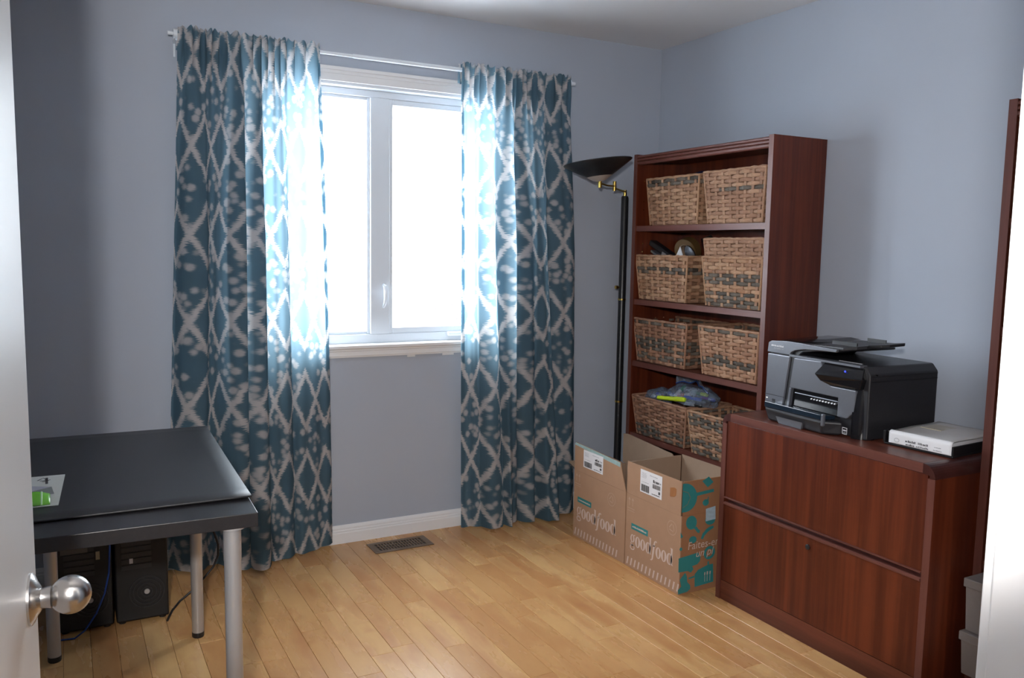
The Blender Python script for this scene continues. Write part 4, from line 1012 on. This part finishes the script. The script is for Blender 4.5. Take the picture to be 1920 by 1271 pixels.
fbox('grey lidded storage box, upper of the two by the doorway', 0.2365, 0.165, 0, 0.002)
ps = thing('paper_pile', 'pile of white papers on a shelf of the bookcase by the doorway', 'papers', (-0.25, -2.32, 0.830))
for i, zz in enumerate((0.0, 0.0125)):
    obj('paper_bundle', B(-0.37+0.004*i, -0.10, -2.44, -2.19-0.003*i, 0.8305+zz, 0.8425+zz), PAPER, ps, bevel=0.001)

# ------------------------------------------------------------------ desk table
TA = -math.radians(1.8)
tb = thing('desk_table', 'black brown table with silver legs by the open door', 'table', (-2.471, -1.702, 0), TA)
tb_top = obj('tabletop', B(-0.55, 0, 0, 1.045, 0.704, 0.738), TABLE, tb, bevel=0.0015, world=False)
for (x, y) in ((-0.056, 0.030), (-0.047, 1.003), (-0.491, 1.008), (-0.497, 0.030)):
    lg = obj('leg', MB().lathe([(0.0195, 0.018), (0.0200, 0.020), (0.0200, 0.62)], 24, Matrix.Translation((x, y, 0))), STEEL, tb, True, world=False)
    obj('leg_top', MB().lathe([(0.0208, 0.62), (0.0208, 0.698), (0.03, 0.699), (0.03, 0.704)], 24, Matrix.Translation((x, y, 0))), STEEL, lg, True, world=False)
    obj('leg_foot', MB().lathe([(0.019, 0.0), (0.0205, 0.004), (0.0205, 0.018)], 24, Matrix.Translation((x, y, 0))), BLACK, lg, True, world=False)
tm = math.radians(-1.5)
dm = thing('desk_mat', 'black desk mat lying on the table by the open door', 'desk mat', (-2.463, -1.587, 0.7385), tm)
def mat_z(a, b): return 0.004*(1-b)**3*a
k = MB(); nu, nv = 12, 16
top = [(-0.54+0.54*i/(nu-1), 0.915*j/(nv-1), 0.0055+mat_z(i/(nu-1), j/(nv-1))) for j in range(nv) for i in range(nu)]
k.add(top, [(j*nu+i, j*nu+i+1, (j+1)*nu+i+1, (j+1)*nu+i) for j in range(nv-1) for i in range(nu-1)])
mo = obj('mat_sheet', k, MAT, dm, True, world=False)
md = mo.modifiers.new('thickness', 'SOLIDIFY'); md.thickness = 0.005; md.offset = -1
md2 = mo.modifiers.new('bevel', 'BEVEL'); md2.width = 0.001; md2.limit_method = 'ANGLE'
# papers on the mat
bk = thing('leaflet', 'pale leaflet with dark lettering on the desk mat', 'leaflet', (-2.945, -1.320, 0.7448), math.radians(-3))
obj('leaflet_page', B(-0.055, 0.062, -0.147, 0.147, 0, 0.0015), plain('cream_paper', (0.55, 0.56, 0.52), 0.6), bk, world=False)
f = Flat((0, 0, 0.0016), (1, 0, 0), (0, 1, 0), 0.0004)
f.stroke([(0.0, 0.10), (0.012, 0.125), (0.022, 0.10), (0.006, 0.095)], 0.005); f.stroke([(0.020, 0.125), (0.024, 0.06)], 0.006); f.stroke([(0.012, 0.085), (0.030, 0.10)], 0.005)
obj('leaflet_lettering', f.k, INKB, bk, world=False)
tag(obj('folded_slip', MB().add([(-2.965, -1.27, 0.7480), (-2.900, -1.372, 0.7482), (-2.968, -1.372, 0.7482), (-2.965, -1.27, 0.7486), (-2.905, -1.368, 0.766), (-2.968, -1.372, 0.756)], [(0, 1, 2), (3, 5, 4), (0, 3, 4, 1), (1, 4, 5, 2), (2, 5, 3, 0)]), plain('lilac_grey_paper', (0.36, 0.36, 0.42), 0.55)), 'lilac grey folded slip on the leaflet', 'paper')
gp = thing('green_packet', 'bright green packet on the edge of the leaflet', 'packet', (-2.935, -1.425, 0.7465))
def gr(a, b): return (-2.972+0.064*a, -1.462+0.078*b, 0.7480+0.020*math.sin(PI*b)*(0.5+0.5*math.sin(PI*a))+0.004*b)
GREENB = plain('bright_green_plastic', (0.17, 0.55, 0.04), 0.25)
obj('packet_film', MB().grid(14, 12, gr), GREENB, gp, True, thick=0.001)
obj('packet_seam', MB().tube([gr(0.72, i/8) for i in range(9)], 0.0022, 6), plain('pale_green_seam', (0.5, 0.8, 0.4), 0.3), gp, True)

# ------------------------------------------------------------------ computers and cables behind the table
def tower(label, x0, x1):
    t = thing('computer_tower', label, 'computer', ((x0+x1)/2, -0.285, 0), 0, 'computers behind the table')
    obj('case', B(x0, x1, -0.498, -0.075, 0.012, 0.425), PCB, t, bevel=0.006, seg=3)
    for (fx, fy) in ((x0+0.02, -0.47), (x1-0.02, -0.47), (x0+0.02, -0.10), (x1-0.02, -0.10)):
        obj('foot', MB().lathe([(0.012, 0), (0.012, 0.012)], 12, Matrix.Translation((fx, fy, 0))), BLACK, t)
    R = Matrix.Translation(((x0+x1)/2+0.015, -0.498, 0.115)) @ Matrix.Rotation(PI/2, 4, 'X')
    g = MB()
    for r_ in (0.018, 0.032, 0.046, 0.058): g.lathe([(r_-0.0015, 0), (r_-0.0015, 0.003), (r_+0.0015, 0.003), (r_+0.0015, 0)], 28, R, cap=False)
    fan = obj('fan_grille', g, PRN, t)
    obj('fan_hub', MB().lathe([(0.010, 0), (0.009, 0.003)], 16, R), STEEL, fan)
    for i in range(5):
        obj('slot_cover', B(x0+0.022, x1-0.055, -0.5005, -0.498, 0.205+0.022*i, 0.222+0.022*i), PRN, t)
    return t
tA = tower('black computer tower behind the table, nearer the curtain', -2.735, -2.560)
tB = tower('black computer tower behind the table, nearer the open door', -2.918, -2.745)
obj('port_panel', B(-2.905, -2.820, -0.5012, -0.498, 0.292, 0.330), plain('dull_grey_steel', (0.10, 0.095, 0.085), 0.4, 0.4), tB)
obj('port_plug', B(-2.795, -2.782, -0.506, -0.498, 0.262, 0.29), plain('cream_plug', (0.33, 0.27, 0.16), 0.5), tB)
obj('port_sticker', B(-2.688, -2.676, -0.5016, -0.5004, 0.228, 0.246), PAPER, tA)
tag(obj('network_cable', MB().tube([(-2.745, -0.52, 0.40), (-2.752, -0.535, 0.29), (-2.756, -0.54, 0.22), (-2.772, -0.545, 0.15), (-2.80, -0.55, 0.085), (-2.838, -0.55, 0.03), (-2.87, -0.54, 0.004), (-2.93, -0.53, 0.004)], 0.003, 8), plain('blue_cable', (0.01, 0.06, 0.30), 0.4), None, True), 'blue network cable hanging in front of the computer towers', 'cable')
tag(obj('power_cable', MB().tube([(-2.558, -0.34, 0.37), (-2.50, -0.345, 0.385), (-2.44, -0.35, 0.355), (-2.40, -0.35, 0.30), (-2.375, -0.35, 0.25), (-2.361, -0.35, 0.20), (-2.362, -0.35, 0.155), (-2.381, -0.35, 0.112), (-2.415, -0.352, 0.075), (-2.46, -0.36, 0.035), (-2.51, -0.38, 0.008), (-2.545, -0.45, 0.005), (-2.57, -0.53, 0.005)], 0.0042, 8), BLACK, None, True), 'black power cable looping in front of the curtain under the table', 'cable')

# ------------------------------------------------------------------ outside
SNOW = plain('snow', (0.80, 0.82, 0.85), 0.8, 0, 0.02, 2)
struct('ground_outside', B(-40, 40, 0.6, 70, -1.0, -0.9), SNOW, 'bright snowy ground outside the window')
BARK = plain('pale_bark', (0.062, 0.052, 0.050), 0.9)
sh = thing('bare_shrub', 'leafless shrub outside the right window pane', 'shrub', (2.75, 8.0, -0.9))
rr = random.Random(12)
def twig(k, p, d, L, r, lev):
    q = p+d*L; mid = p+d*L*0.5+Vector((rr.uniform(-1, 1), rr.uniform(-1, 1), rr.uniform(-1, 1)))*L*0.06
    k.tube([p, mid, q], r, 5, [r, r*0.85, r*0.65])
    if lev:
        for _ in range(3):
            nd = (d+Vector((rr.uniform(-0.75, 0.75), rr.uniform(-0.75, 0.75), rr.uniform(-0.15, 0.6)))).normalized()
            twig(k, p+d*L*rr.uniform(0.55, 1.0), nd, L*rr.uniform(0.55, 0.8), r*0.6, lev-1)
for i in range(4):
    k = MB(); twig(k, Vector((2.75+rr.uniform(-0.1, 0.1), 8.0, -0.9)), Vector((rr.uniform(-0.3, 0.3), rr.uniform(-0.2, 0.2), 1)).normalized(), 0.85, 0.02, 4)
    obj('branch', k, BARK, sh)
